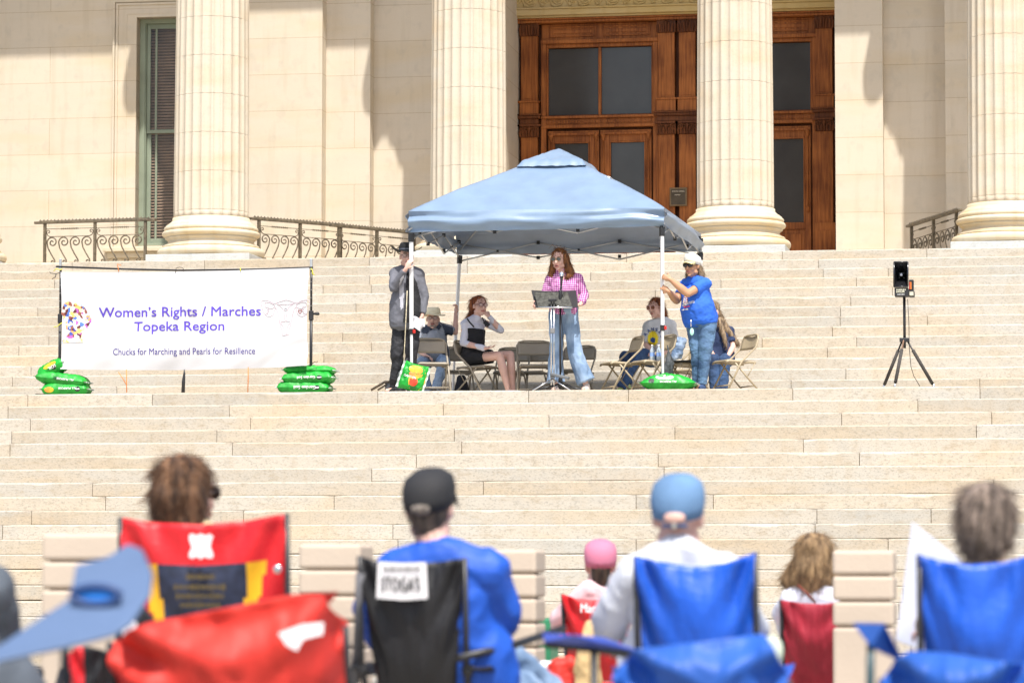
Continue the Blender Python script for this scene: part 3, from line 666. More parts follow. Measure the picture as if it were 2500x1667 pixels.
sl = (bp(638, 768)-bp(243, 772)).normalized()
text('lettering', "Women’s Rights / Marches", PURP, bn, bp(243, 774.5), (bp(638, 772)-bp(243, 772)).length, height=.158, right=sl, bold=.010, onto=bb_)
text('lettering', "Topeka Region", PURP, bn, bp(329, 808.5), (bp(549, 808)-bp(329, 808)).length, height=.153, right=sl, bold=.010, onto=bb_)
text('lettering', "Chucks for Marching and Pearls for Resillence", PURD, bn, bp(278, 867), (bp(624, 866)-bp(278, 866)).length, height=.108, right=sl, bold=.0, onto=bb_)
# mosaic head mark
poly = [(230, 500), (245, 420), (300, 375), (370, 352), (430, 372), (458, 430), (462, 490), (480, 500), (495, 440), (510, 400), (580, 385), (650, 380), (710, 440), (780, 520), (820, 600), (830, 660), (890, 705), (850, 740), (915, 750), (920, 800), (920, 970), (800, 985), (750, 1000), (700, 1085), (690, 1160), (690, 1215), (725, 1330), (190, 1340), (300, 1210), (430, 1060), (380, 1030), (305, 1000), (300, 860), (235, 770), (240, 700), (190, 650), (215, 560)]
def inside(x, y, pl_):
    r = False; j = len(pl_)-1
    for i in range(len(pl_)):
        (xi, yi), (xj, yj) = pl_[i], pl_[j]
        if (yi > y) != (yj > y) and x < (xj-xi)*(y-yi)/(yj-yi)+xi: r = not r
        j = i
    return r
pal = [(.13, .03, .03), (.05, .1, .42), (.55, .70, .90), (.85, .38, .14), (.90, .66, .60), (.80, .80, .84), (.88, .55, .16), (.12, .03, .03), (.45, .12, .45), (.30, .10, .07), (.9, .8, .8), (.10, .20, .55), (.92, .75, .45)]
PM = [M('print_colour', pal[0], .5, .01)] ; 
for i, c in enumerate(pal[1:]): PM.append(M('print_colour_'+'abcdefghijklmnop'[i], c, .5, .01))
rnd = random.Random(3)
sx_ = [(rnd.uniform(190, 920), rnd.uniform(350, 1340), rnd.randrange(len(pal)), rnd.uniform(.7, 1.5), rnd.uniform(0, 3.14)) for _ in range(190)]
mg = MB(); st_ = 6
for ix in range(180, 930, st_):
    for iy in range(345, 1345, st_):
        cx_, cy_ = ix+st_/2, iy+st_/2
        if not inside(cx_, cy_, poly): continue
        b_ = min(sx_, key=lambda q: math.hypot(((cx_-q[0])*math.cos(q[4])+(cy_-q[1])*math.sin(q[4]))*q[3], (-(cx_-q[0])*math.sin(q[4])+(cy_-q[1])*math.cos(q[4]))/q[3]))
        mg.cur = b_[2]; c4 = []
        for dx, dy in ((0, 0), (st_, 0), (st_, st_), (0, st_)):
            w = bp(130+(ix+dx)/9.8, 700+(iy+dy)/9.8); o0 = parent_origin(bn); h = bb_.ray_cast(w-V((0, 2, 0))-o0, V((0, 1, 0)))
            c4.append((h[0]+o0 if h[0] is not None else w) - V((0, .004, 0)))
        mg.poly(c4[::-1])
mg.out('printed_emblem', PM, bn)
PINK = M('pink_ink', (.60, .50, .54), .5, .02); BROWN = M('brown_ink', (.35, .12, .12), .5, .02); GREYI = M('grey_ink', (.45, .45, .47), .5, .02)
def line(pts, mat, r=.0036, par=bn, name='printed_line', k=6.03, ox=620, oy=700, surf=bb_):
    w = []
    P = [V((*p, 0)) for p in pts]; Q = []
    for i in range(len(P)-1):
        p0_, p1_, p2_, p3_ = P[max(i-1, 0)], P[i], P[i+1], P[min(i+2, len(P)-1)]
        for t in (0, .25, .5, .75): Q.append(.5*((2*p1_)+(-p0_+p2_)*t+(2*p0_-5*p1_+4*p2_-p3_)*t*t+(-p0_+3*p1_-3*p2_+p3_)*t**3))
    Q.append(P[-1]); o0 = parent_origin(par)
    for q in Q:
        c = bp(ox+q.x/k, oy+q.y/k); h = surf.ray_cast(c-V((0, 2, 0))-o0, V((0, 1, 0))); w.append((h[0]+o0 if h[0] is not None else c)-V((0, .004, 0)))
    MB().tube(w, r, 4).out(name, mat, par)
half = [[(470, 198), (400, 215), (350, 235), (300, 245), (240, 215), (170, 200), (125, 215), (117, 260), (135, 330), (165, 400), (210, 435), (260, 435), (300, 400), (310, 350), (325, 310), (345, 340), (370, 430), (385, 520), (400, 590), (420, 640), (425, 710), (470, 715)],
        [(470, 265), (400, 262), (340, 255)], [(165, 240), (230, 235), (290, 260), (320, 285), (290, 315), (240, 325), (220, 300), (180, 300), (165, 240)], [(240, 325), (205, 335), (230, 360), (200, 380), (215, 400), (180, 400)],
        [(345, 255), (400, 290), (440, 340), (455, 420), (462, 515)], [(410, 515), (405, 540), (435, 580), (450, 640), (450, 705)], [(462, 515), (440, 515), (410, 515)]]
for h_ in half: line(h_, PINK); line([(940-x_, y_-8) for x_, y_ in h_], PINK)
line([(678, 395), (655, 365), (660, 342), (680, 350), (698, 340), (700, 365), (678, 395)], BROWN, .004); line([(455, 320), (485, 320), (480, 350), (458, 350), (455, 320)], GREYI, .004); line([(470, 270), (470, 315)], GREYI, .002)
# ties
YEL = M('yellow_cord', (.65, .62, .05), .5, .05); ORG = M('orange_cord', (.75, .22, .04), .5, .05)
def tie(name, label, pts, mat, r=.006, Y=YBN-.02):
    p0_ = at(*pts[0], Y); o = MB().tube([at(x_, y_, Y) for x_, y_ in pts], r, 6)
    t = o.out(name, mat, None); tag(t, label, 'cord', 'cords tying the banner to its stand'); return t
tie('tie_cord', 'yellow and black cord ends knotted at the top left corner of the banner', [(152, 656), (147, 659), (138, 656), (131, 662)], YEL)
tie('tie_cord', 'black cord tail hanging off the top left corner of the banner', [(147, 665), (137, 669), (124, 667), (121, 664)], BLK, .005); 
tie('tie_cord', 'black cord tail hanging lowest at the banner top left corner', [(137, 668), (135, 677), (127, 681)], BLK, .005)
tie('tie_cord', 'orange hooked tie over the bar on the top left part of the banner', [(296, 648), (286, 645), (288, 652), (290, 663)], ORG)
tie('tie_cord', 'black looped tie over the middle of the banner top bar', [(428, 667), (430, 655), (438, 652), (446, 654), (449, 660)], BLK, .004)
tie('tie_cord', 'small yellow tie on the top bar right of the middle of the banner', [(587, 654), (587, 663)], YEL)
tie('tie_cord', 'yellow cord tails hanging at the top right corner of the banner', [(759, 655), (763, 661), (764, 671), (761, 665), (768, 672)], YEL)
tie('tie_cord', 'yellow cord tied round the left pole at half height of the banner', [(131, 798), (140, 797), (146, 791), (152, 788)], YEL)
tie('tie_cord', 'black cord curling right of the bottom right corner of the banner', [(753, 893), (762, 888), (768, 883), (774, 885), (775, 881)], BLK, .005)
tie('tie_cord', 'orange cord slanting from the bottom left edge of the banner', [(289, 908), (300, 924), (308, 938)], ORG, .005)
tie('tie_cord', 'orange cord hanging straight below the left half of the banner', [(309, 902), (309, 935), (309.5, 958)], ORG)
tie('tie_cord', 'orange cord hanging straight below the right half of the banner', [(606, 896), (606, 925), (605, 957)], ORG)
o = MB().tube([at(450, 902, YBN), at(450, 912, YBN), at(448, 930, YBN), at(447, 958, YBN)], [.006, .014, .022, .024], 8); tag(o.out('rolled_umbrella', BLKP, None), 'closed black umbrella hanging upright under the middle of the banner', 'umbrella')
# ---- bags of soil
GRN = M('green_bag', (.012, .32, .03), .42, .2, 9, .5, 18, spec=.4); YLB = M('yellow_print', (.85, .62, .03), .3, .12, 14, col2=(.80, .30, .05)); SILV = M('silver_seam', (.5, .55, .5), .3, .1)
REDT = M('tomato_print', (.75, .06, .02), .3, .1, 10); DGR = M('dark_green_print', (.01, .12, .02), .35, .2, 12); WPR = M('white_print', (.85, .85, .82), .4, .02)
def soil_bag(label, c, size, rot=0, tilt=0, txt=None, stand=False, cols=None, seed=0, pw=4, group='stacked bags of garden soil'):
    "pillow bag: size = (length, depth, thickness)"
    t = thing('soil_bag', label, 'soil bag', c, group); L, D, H = size; H *= (1.22 if not stand and pw == 4 else 1); R = Matrix.Rotation(rot, 3, 'Z') @ Matrix.Rotation(tilt, 3, 'Y')
    if stand: R = Matrix.Rotation(rot, 3, 'Z') @ Matrix.Rotation(tilt, 3, 'Y') @ Matrix.Rotation(math.radians(80), 3, 'X')
    def sf(s):
        def fn(u, v):
            a, b_ = 2*u-1, 2*v-1; k = max(0, (1-abs(a)**pw)*(1-abs(b_)**4))**(.45 if pw == 4 else .8)
            w = .012*noise.noise(V((a*4+seed, b_*4, s))) + .008*noise.noise(V((a*13+seed, b_*9, s))) + .010*math.sin(b_*8+a*3+seed)*abs(a)**2
            z = s*(H/2*k) + w*(.3+k)
            pin = 1-.07*(1-abs(a)**2)*(abs(b_) > .8)
            return V(c) + R @ V((a*L/2*(1-.03*abs(b_)**4), b_*D/2*pin, z))
        return fn
    m_ = MB(); m_.grid(sf(1), 36, 24); m_.grid(sf(-1), 36, 24); o = m_.out('sack', GRN, t)
    sm_ = MB()
    for sg in (-1, 1): sm_.grid(lambda u, v: V(c)+R @ V((sg*(L/2-.012+.035*u), (2*v-1)*D*.46, .008*math.sin(v*25+seed))), 2, 20)
    sm_.out('end_seam', SILV, t)
    B = bvh(o); o0 = parent_origin(t)
    nrm = V((0, -1, 0)); 
    up_ = R @ V((0, 0, 1)); rt = R @ V((1, 0, 0))
    if stand: up_ = R @ V((0, 1, 0))
    flip = -1 if txt and txt[1] else 1
    if txt:
        wd_ = L*txt[2]
        text('lettering', txt[0], WPR, t, V(c)-rt*(flip*wd_/2) + rt*(txt[3]*L) - up_*(flip*H*.12) - V((0, D/2+.1, 0)), wd_, right=rt*flip, up=up_*flip, bold=.02, onto=B, lift=.004)
    def blob(name, ax, az, rx, rz, mat):
        n_ = 20; q = []
        for i in range(n_):
            a = 2*math.pi*i/n_; w = V(c)+rt*(ax*L+rx*math.cos(a))+up_*(az*(D if stand else H)+rz*math.sin(a)); h = B.ray_cast(w-V((0, 2, 0))-o0, V((0, 1, 0)))
            q.append((h[0]+o0 if h[0] is not None else w)-V((0, .003+.001*(name != 'round_emblem'), 0)))
        h = B.ray_cast(V(c)+rt*(ax*L)+up_*(az*(D if stand else H))-V((0, 2, 0))-o0, V((0, 1, 0))); cc = (h[0]+o0 if h[0] is not None else V(c))-V((0, .0045, 0))
        mm = MB(); mm.v += [cc]+q; [mm.face((0, 1+(i+1) % n_, 1+i)) for i in range(n_)]; mm.out(name, mat, t, smooth_all=True)
    for bz in (cols or []): blob(*bz)
    return t
YS = YBN
def pb(x0, x1, y0, y1, Y): a, b_ = at(x0, y1, Y), at(x1, y0, Y); return (a+b_)/2, b_.x-a.x, b_.z-a.z
c, L, H = pb(107, 208, 930, 955, YS); soil_bag('bottom green soil bag of the left stack, with yellow print', (c.x, YS+.1, .085), (L+.05, .36, .15), .05, 0, ('ALL PURPOSE', True, .4, .1), cols=[('fruit_print', -.3, -.05, .06, .035, YLB), ('round_emblem', .32, 0, .034, .034, BLK), ('emblem_band', .32, 0, .03, .009, WPR)], seed=1)
c, L, H = pb(89, 208, 907, 937, YS); soil_bag('middle green soil bag of the left stack, slumping down to the right', (c.x, YS+.1, .21), (L+.02, .36, .13), 0, .12, ('ALL PURPOSE', True, .35, .12), seed=2, cols=[('dark_print', -.05, .05, .05, .02, DGR)])
c, L, H = pb(89, 141, 868, 912, YS); soil_bag('small top green soil bag of the left stack, leaning on the banner pole', (c.x+.04, YS+.12, .345), (.36, .30, .15), 0, -.5, ('SOIL', True, .3, .1), seed=3, cols=[('fruit_print', .05, .22, .09, .03, YLB), ('round_emblem', .15, -.05, .03, .03, BLK)])
c, L, H = pb(676, 804, 934, 955, YS); soil_bag('bottom green soil bag of the right stack under the banner pole', (c.x, YS+.12, .08), (L, .36, .14), 0, .02, ('Garden Soil', True, .42, .05), seed=4, cols=[('round_emblem', .28, 0, .034, .03, BLK), ('emblem_band', .28, 0, .03, .009, WPR)])
c, L, H = pb(688, 811, 911, 936, YS); soil_bag('middle green soil bag of the right stack under the banner pole', (c.x, YS+.12, .20), (L, .36, .13), 0, -.02, ('Garden Soil', True, .36, .0), seed=5, cols=[('round_emblem', .26, 0, .034, .028, BLK), ('emblem_band', .26, 0, .03, .008, WPR)])
c, L, H = pb(689, 812, 900, 918, YS); soil_bag('topmost darker green soil bag of the right stack behind the banner pole', (c.x, YS+.16, .30), (L, .32, .09), 0, .02, None, seed=6)
c, L, H = pb(1566, 1697, 911, 946, 39.55); soil_bag('green all purpose soil bag lying over the right canopy leg foot', (c.x, 39.6, .085), (L+.03, .38, .24), 0, .02, ('ALL PURPOSE', True, .30, .02), seed=7, pw=2, cols=[('white_patch', -.05, .3, .11, .03, WPR), ('round_emblem', -.28, .1, .035, .03, BLK)], group='bags weighing down the canopy legs')
c = at(1009, 918, 39.45); soil_bag('upright green and yellow soil bag with tomato print leaning on the left canopy leg', (c.x, 39.45, .185), (.31, .36, .12), 0, .28, ('GARDEN', False, .5, -.1), True, seed=8, group='bags weighing down the canopy legs',
    cols=[('yellow_print', .20, -.02, .10, .165, YLB), ('leaf_print', .05, .28, .09, .05, YLB), ('tomato', .10, -.15, .055, .055, REDT), ('carrot', .02, .1, .06, .03, ORG), ('leaf_print', .2, -.38, .05, .03, DGR)])
# ---- folding chairs
def folding_chair(name='folding_chair', tone=0):
    CM = M('beige_enamel', (.40, .325, .21), .38, .05, 3, spec=.6) if tone == 0 else M('shaded_beige_enamel', (.30, .255, .19), .4, .05, 3, spec=.6)  # second tone: same beige enamel with the canopy shade put into its colour
    t = thing(name, 'x', 'chair', (0, 0, 0)); w = .215; k = .96
    P = lambda x, y, z: V((x, y, z*k))
    top = [P(-w, .175, .60), P(-w, .20, .70), P(-w+.03, .212, .75), P(-w+.09, .218, .765), P(w-.09, .218, .765), P(w-.03, .212, .75), P(w, .20, .70), P(w, .175, .60)]
    f_ = MB().tube([P(-w-.01, -.24, .0)] + [P(-w, -.03, .40)] + top + [P(w, -.03, .40)] + [P(w+.01, -.24, .0)], .0125, 8).out('frame', CM, t)
    bk = MB(); bk.grid(lambda u, v: P((2*u-1)*(w-.012), .158+.055*v+.03*(1-(2*u-1)**2), .575+.175*v), 14, 5); bk.out('backrest', CM, t, solid=.014)
    se = MB(); 
    def sf(u, v):
        a = 2*u-1; wid = (w-.015)*(1-.12*(v > .9)); return P(a*wid, -.23+.42*v, .425 - .02*v - .012*math.sin(math.pi*u)*math.sin(math.pi*v) - .02*(abs(a) > .97) - .02*(v < .02) )
    se.grid(sf, 16, 12); se.out('seat', CM, t, solid=.018)
    for s in (-1, 1): MB().tube([P(s*(w-.03), -.12, .405), P(s*(w-.02), .06, .20), P(s*(w-.01), .245, .0)], .0115, 8).out('leg', CM, t)
    MB().tube([P(-w+.01, -.19, .10), P(w-.01, -.19, .10)], .009, 6).out('stretcher', CM, t); MB().tube([P(-w+.02, .17, .10), P(w-.02, .17, .10)], .009, 6).out('stretcher', CM, t)
    for s in (-1, 1): MB().tube([P(s*(w-.02), .17, .40), P(s*(w-.015), .06, .215)], .006, 6).out('brace', CM, t)
    return t
ch0 = folding_chair(); ch1 = folding_chair(tone=1); used = {0: False, 1: False}
def put_chair(px, Y, deg, label, tone=0, dz_=0, sc_=1.0):
    o = (ch0, ch1)[tone]; first = not used[tone]; used[tone] = True
    o = o if first else copytree(o)
    o.location = V((X(px, Y), Y, dz_)); o.rotation_euler = (0, 0, math.radians(deg)); o.scale = (sc_,)*3
    o['label'] = label; o['group'] = 'metal folding chairs on the landing'; return o
# rotation 0 faces the camera (-Y); +90 faces right (+X); -90 faces left
put_chair(1162, 40.95, 72, 'shade tinted beige folding chair under the red haired woman in the black dress', 1)
put_chair(1052, 40.3, 18, 'empty shade tinted beige folding chair in front of the man in the bucket hat', 1)
put_chair(1112, 41.9, 20, 'shade tinted beige folding chair mostly hidden behind the red haired woman', 1)
put_chair(1248, 42.1, 0, 'shade tinted beige folding chair in the back row right of the seated red haired woman', 1)
put_chair(1305, 40.9, 12, 'front shade tinted beige folding chair immediately left of the woman at the microphone', 1)
put_chair(1300, 42.2, -5, 'shade tinted beige folding chair behind another, left of the microphone woman', 1)
put_chair(1405, 41.9, -8, 'shade tinted beige folding chair right behind the woman at the microphone', 1)
put_chair(1520, 40.5, -62, 'leftmost beige folding chair of the right group, empty and facing left')
put_chair(1597, 40.3, -58, 'beige folding chair with two water bottles on its seat behind the right canopy leg')
put_chair(1680, 40.8, -50, 'beige folding chair holding a black laptop and a denim jacket')
put_chair(1797, 40.4, -58, 'rightmost beige folding chair, empty beside the woman in blue')
put_chair(1690, 42.2, -35, 'beige folding chair in the back row mostly hidden behind the woman in blue')
# small things on chairs
for i, px in enumerate((1593, 1609)):
    p = V((X(px, 40.2), 40.2-.02, .405)); t = thing('water_bottle', ('left' if i == 0 else 'right')+' clear water bottle on the folding chair seat', 'bottle', p, 'water bottles on the chair')
    MB().lathe(p, [(.026, 0), (.031, .01), (.031, .06), (.028, .08), (.031, .10), (.030, .13), (.013, .165), (.013, .18)], 14).out('bottle_body', M('clear_plastic', (.62, .70, .76), .12, .05, trans=.35, spec=.8), t)
    MB().lathe(p, [(.015, .178), (.015, .198)], 12).out('cap', WPR, t); MB().lathe(p, [(.0315, .055), (.0317, .10)], 14, cap=False).out('bottle_label', M('blue_label', (.25, .4, .75), .4, .1), t)
p = V((X(1678, 40.6), 40.6, .42)); lp = MB(); lp.box(p, (.36, .26, .018), Matrix.Rotation(-.5, 3, 'Z')); tag(lp.out('laptop', BLKP, None, bevel=.006), 'closed black laptop lying on the chair seat left of the woman in blue', 'laptop')
# ---- microphone stand, music stand, folder
mp_ = V((X(1368, 39.72), 39.72, 0)); ms = thing('microphone_stand', 'black tripod microphone stand directly in front of the speaking woman', 'microphone stand', mp_)
zt_ = at(1368, 722, 39.72).z; mh = at(1371, 672, 39.72)
MB().tube([mp_+V((0, 0, .07)), V((mp_.x, mp_.y, zt_))], .013, 10).out('pole', BLK, ms); MB().tube([mp_+V((0, 0, .9)), mp_+V((0, 0, zt_+.0))], .009, 8).out('upper_pole', CHROME, ms)
MB().tube([V((mp_.x, mp_.y, zt_)), V((mh.x-.005, mp_.y, mh.z-.10))], .010, 8).out('neck', BLK, ms); MB().rc(V((mp_.x, mp_.y, zt_-.05)), .02, V((mp_.x, mp_.y, zt_+.05)), .022).out('clutch', BLKP, ms)
MB().rc(mp_+V((0, 0, .07)), .03, mp_+V((0, 0, .17)), .026).out('hub', BLKP, ms)
for a in (200, 330, 85): q = V((math.cos(math.radians(a)), math.sin(math.radians(a)), 0)); MB().tube([mp_+V((0, 0, .1))+q*.02, mp_+q*.33+V((0, 0, .015))], .011, 8).out('leg', BLK, ms)
mi = thing('microphone', 'black handheld microphone with silver mesh head at the speaking woman\'s chin', 'microphone', mh)
MB().rc(mh+V((-.003, 0, -.12)), .013, mh+V((0, 0, -.02)), .020).out('body', BLKP, mi); MB().ell(mh+V((0, -.0, .012)), (.027, .027, .03)).out('mesh_head', M('mic_mesh', (.42, .50, .62), .35, .2, 200, .4, 300, metal=.6), mi); MB().tube([mh+V((0, 0, -.012)), mh+V((0, 0, -.004))], .027, 14).out('ring', CHROME, mi)
cd = [mh+V((0, .01, -.13)), V((mp_.x+.05, mp_.y, zt_-.1)), V((mp_.x+.02, mp_.y-.02, .9)), V((mp_.x+.05, mp_.y-.02, .5)), V((mp_.x+.0, mp_.y, .15)), V((mp_.x+.25, mp_.y+.1, .008)), V((mp_.x+1.2, mp_.y+.6, .008))]
tag(MB().tube(cd, .004, 5).out('microphone_cable', BLK, None), 'thin black cable dropping along the microphone stand to the landing', 'cable')
sy_ = 39.62; sb = V((X(1349, sy_), sy_, 0)); mu = thing('music_stand', 'chrome legged stand with tilted reflective reading tray before the speaking woman', 'music stand', sb)
pc = (at(1296, 709, sy_+.25), at(1405, 709, sy_+.25), at(1411, 751, sy_), at(1306, 751, sy_))
tl, tr2, br, bl2 = at(1303.5, 714, sy_+.16), at(1386, 713, sy_+.16), at(1398, 751, sy_), at(1313, 750, sy_)
MB().prism([tl, tr2, br, bl2], V((0, .008, .004))).out('tray', M('mirror_plate', (.10, .10, .085), .25, .25, 25, metal=.7), mu, bevel=.003)  # dark grey-green of the mirrored steps is put into the plate colour
MB().tube([bl2+V((0, -.01, 0)), br+V((0, -.01, 0))], .010, 8).out('ledge', CHROME, mu)
zt2 = at(1350, 735, sy_).z
for dx in (-.016, .018): MB().tube([sb+V((dx, 0, .08)), sb+V((dx, 0, zt2))], .008, 8).out('post', CHROME, mu)
for zz in (.2, .75): MB().box(sb+V((0, 0, zz)), (.055, .035, .06)).out('collar', M('grey_collar', (.2, .2, .2), .4), mu, bevel=.005)
MB().box(sb+V((0, 0, zt2+.01)), (.10, .05, .035)).out('head_clamp', BLKP, mu, bevel=.006); MB().box(V((X(1367, sy_), sy_, .19)), (.235, .09, .035), Matrix.Rotation(.22, 3, 'Y')).out('foot_weight', M('grey_rubber', (.13, .14, .15), .6), mu, bevel=.008)
for a in (210, 335, 90): q = V((math.cos(math.radians(a)), math.sin(math.radians(a)), 0)); MB().tube([sb+V((0, 0, .16)), sb+q*.26+V((0, 0, .012))], .008, 8).out('leg', CHROME, mu)
fo = thing('open_folder', 'open black folder propped on the reflective reading tray', 'folder', pc[3])
for q in (([pc[0], pc[0].lerp(pc[1], .5)+V((0, .01, -.012)), pc[3].lerp(pc[2], .5), pc[3]]), ([pc[0].lerp(pc[1], .505)+V((0, .01, -.012)), pc[1], pc[2], pc[3].lerp(pc[2], .505)])):
    MB().prism([p+V((0, .03, 0)) for p in q], V((0, .012, .006))).out('cover', BLKP, fo, bevel=.004)
# ---- horn loudspeaker on tripod
yb_ = 40.0; sp = V((X(2209, yb_), yb_, 0)); trp = thing('speaker_tripod', 'black tripod with foam covered legs standing alone on the right', 'tripod', sp)
z_h = at(2209, 726, yb_).z; z_j = at(2209, 830, yb_).z
MB().tube([sp+V((0, 0, z_j-.10)), sp+V((0, 0, z_h+.02))], .017, 12).out('pole', BLK, trp); MB().box(sp+V((0, 0, z_j)), (.12, .08, .05)).out('spider', BLKP, trp, bevel=.008)
GRF = M('foam_grip', (.055, .05, .045), .9, .2, 60, .3, 120)
for px, py, dy in ((2153, 940, .15), (2183, 941, -.33), (2285, 939, .12)):
    f_ = V((X(px, yb_+dy), yb_+dy, .01)); a = sp+V((0, 0, z_j)) + (f_-sp).normalized()*.03; a.z = z_j
    o = MB().tube([a, f_], .011, 8).out('leg', M('copper_tube', (.30, .18, .12), .4, metal=.5) if dy < 0 else BLK, trp); MB().tube([a.lerp(f_, .2), a.lerp(f_, .88)], .021, 10).out('foam_grip', GRF, o); MB().tube([a.lerp(f_, .88), f_], .013, 8).out('foot', CHROME, o)
hb_ = V((X(2203, yb_), yb_, (z_h+at(2203, 640, yb_).z)/2)); hs = thing('horn_loudspeaker', 'black square horn loudspeaker mounted on the tripod', 'loudspeaker', hb_)
x0_, x1_ = X(2184.5, yb_-.1), X(2219, yb_-.1); zt3, zb3 = at(2200, 641, yb_-.1).z, at(2200, 701, yb_-.1).z
h_ = MB(); fr_ = [V((x0_+.004, yb_-.16, zt3)), V((x1_, yb_-.16, zt3)), V((x1_-.002, yb_-.16, zb3)), V((x0_, yb_-.16, zb3))]; cc = V(((x0_+x1_)/2, yb_+.02, zt3-.145)); bk_ = [cc+V((-.035, 0, .035)), cc+V((.035, 0, .035)), cc+V((.035, 0, -.035)), cc+V((-.035, 0, -.035))]
for i in range(4): j = (i+1) % 4; h_.poly([fr_[i], fr_[j], bk_[j], bk_[i]])
h_.poly(bk_)
for i in range(4): j = (i+1) % 4; h_.tube([fr_[i], fr_[j]], .008, 6)
h_.out('horn', M('glossy_black', (.012, .012, .014), .18, .05, spec=.8), hs, solid=.006)
MB().rc(cc+V((0, .0, 0)), .04, cc+V((0, -.07, 0)), .026).out('driver', BLKP, hs); MB().ell(cc+V((0, -.09, 0)), (.018, .012, .018)).out('driver_tip', M('pale_plastic', (.65, .70, .80), .3, .02), hs)
bx = MB(); bx.bb(x0_+.006, x1_+.002, yb_-.15, yb_+.06, zb3-.115, zb3-.01); bx.out('amplifier_box', BLKP, hs, bevel=.008); bx = MB(); bx.bb(x1_+.004, x1_+.07, yb_-.05, yb_+.10, zb3-.115, zb3-.04); bx.bb(x1_+.004, x1_+.06, yb_-.0, yb_+.10, zb3-.038, zb3+.10); bx.out('battery_case', BLKP, hs, bevel=.008)
MB().bb(x1_+.02, x1_+.035, yb_-.008, yb_-.002, zb3-.02, zb3+.07).out('orange_stripe', ORG, hs); MB().bb(x1_+.008, x1_+.017, yb_-.008, yb_-.002, zb3-.02, zb3+.07).out('red_stripe', RED, hs); MB().bb(x1_+.012, x1_+.06, yb_-.055, yb_-.051, zb3-.10, zb3-.055).out('paper_label', M('cream_label', (.65, .62, .48), .5), hs)
marks('small_print', M('cream_letter', (.8, .78, .6), .5), hs, (x0_+.03, yb_-.153, zb3-.045), .10, .020, 5); text('lettering', 'HAILER', M('cream_letter', (.8, .78, .6), .5), hs, (x0_+.03, yb_-.155, zb3-.07), .10, .02, bold=.03)
marks('small_print', WPR, hs, (x0_+.04, yb_-.153, zb3-.098), .09, .010)
tag(MB().tube([at(2216, 730, yb_), at(2219, 790, yb_), at(2220, 850, yb_), at(2224, 895, yb_), at(2231, 918, yb_), at(2246, 943, yb_+.1)], .0045, 6).out('loudspeaker_cable', BLK, None), 'thin brown black cable hanging from the horn loudspeaker to the landing', 'cable')
# ---- weights and bits on the landing
fc = V((X(935, 40.6), 40.6, 0)); dl = thing('folded_cart', 'folded black and grey luggage cart on the landing behind the man in the black hat', 'cart', fc)
o = MB(); o.tube([at(906, 952, 40.6), at(940, 932, 40.6), at(956, 932, 40.6)], .016, 8); o.tube([at(922, 952, 40.6), at(944, 938, 40.6)], .012, 8); o.out('handle_bar', M('grey_brown_metal', (.16, .13, .10), .35, metal=.5), dl)
MB().box(at(952, 944, 40.65), (.12, .06, .14)).out('cart_plate', M('steel_blue_grey', (.22, .24, .28), .5), dl, bevel=.01)
sack = MB(); q0 = V((X(1625, 39.9), 39.9, .25)); sack.rc(q0-V((.02, 0, .15)), .10, q0+V((.05, 0, .1)), .06); sack.rc(q0+V((.05, 0, .1)), .05, q0+V((.02, 0, .33)), .015)
bgm = M('mesh_bag', (.06, .065, .07), .8, .3, 30, .5, 60); tag(organic(sack, 'mesh_bag', bgm, None, .012, 2, .02, (12, 12, 4), 4), 'dark grey drawstring mesh bag hanging on the right canopy leg', 'bag')
q0 = V((X(977, 39.85), 39.85, .14)); sack = MB(); sack.rc(q0-V((0, 0, .07)), .075, q0+V((.03, 0, .12)), .05); sack.rc(q0+V((.04, 0, .12)), .03, q0+V((.09, 0, .30)), .012)
tag(organic(sack, 'weight_bag', bgm, None, .012, 2, .02, (12, 12, 4), 9), 'black weight bag tied to the left canopy leg behind the tomato bag', 'bag')
tag(MB().tube([at(994, 710, 39.7), at(991, 780, 39.7), at(988, 842, 39.7), at(985, 890, 39.7)], .006, 6).out('hanging_rope', M('rope', (.55, .48, .33), .8, .2, 40), None), 'thin beige rope knotted and hanging beside the left canopy leg', 'rope')
q0 = V((X(1127, 41.3), 41.3, .15)); tag(organic(MB().rc(q0-V((0, 0, .06)), .10, q0+V((0, 0, .12)), .06), 'black_bag', M('black_cloth', (.015, .015, .02), .8), None, .012, 2, .02), 'black bag on the floor under the red haired woman\'s chair', 'bag')
q0 = V((X(1582, 41.4), 41.4, .09)); tag(MB().lathe(q0-V((0, 0, .09)), [(.04, 0), (.05, .16), (.052, .17)], 16).out('cup', M('blue_cup', (.2, .35, .65), .4, .05), None), 'blue cup standing on the landing under the right chairs', 'cup')
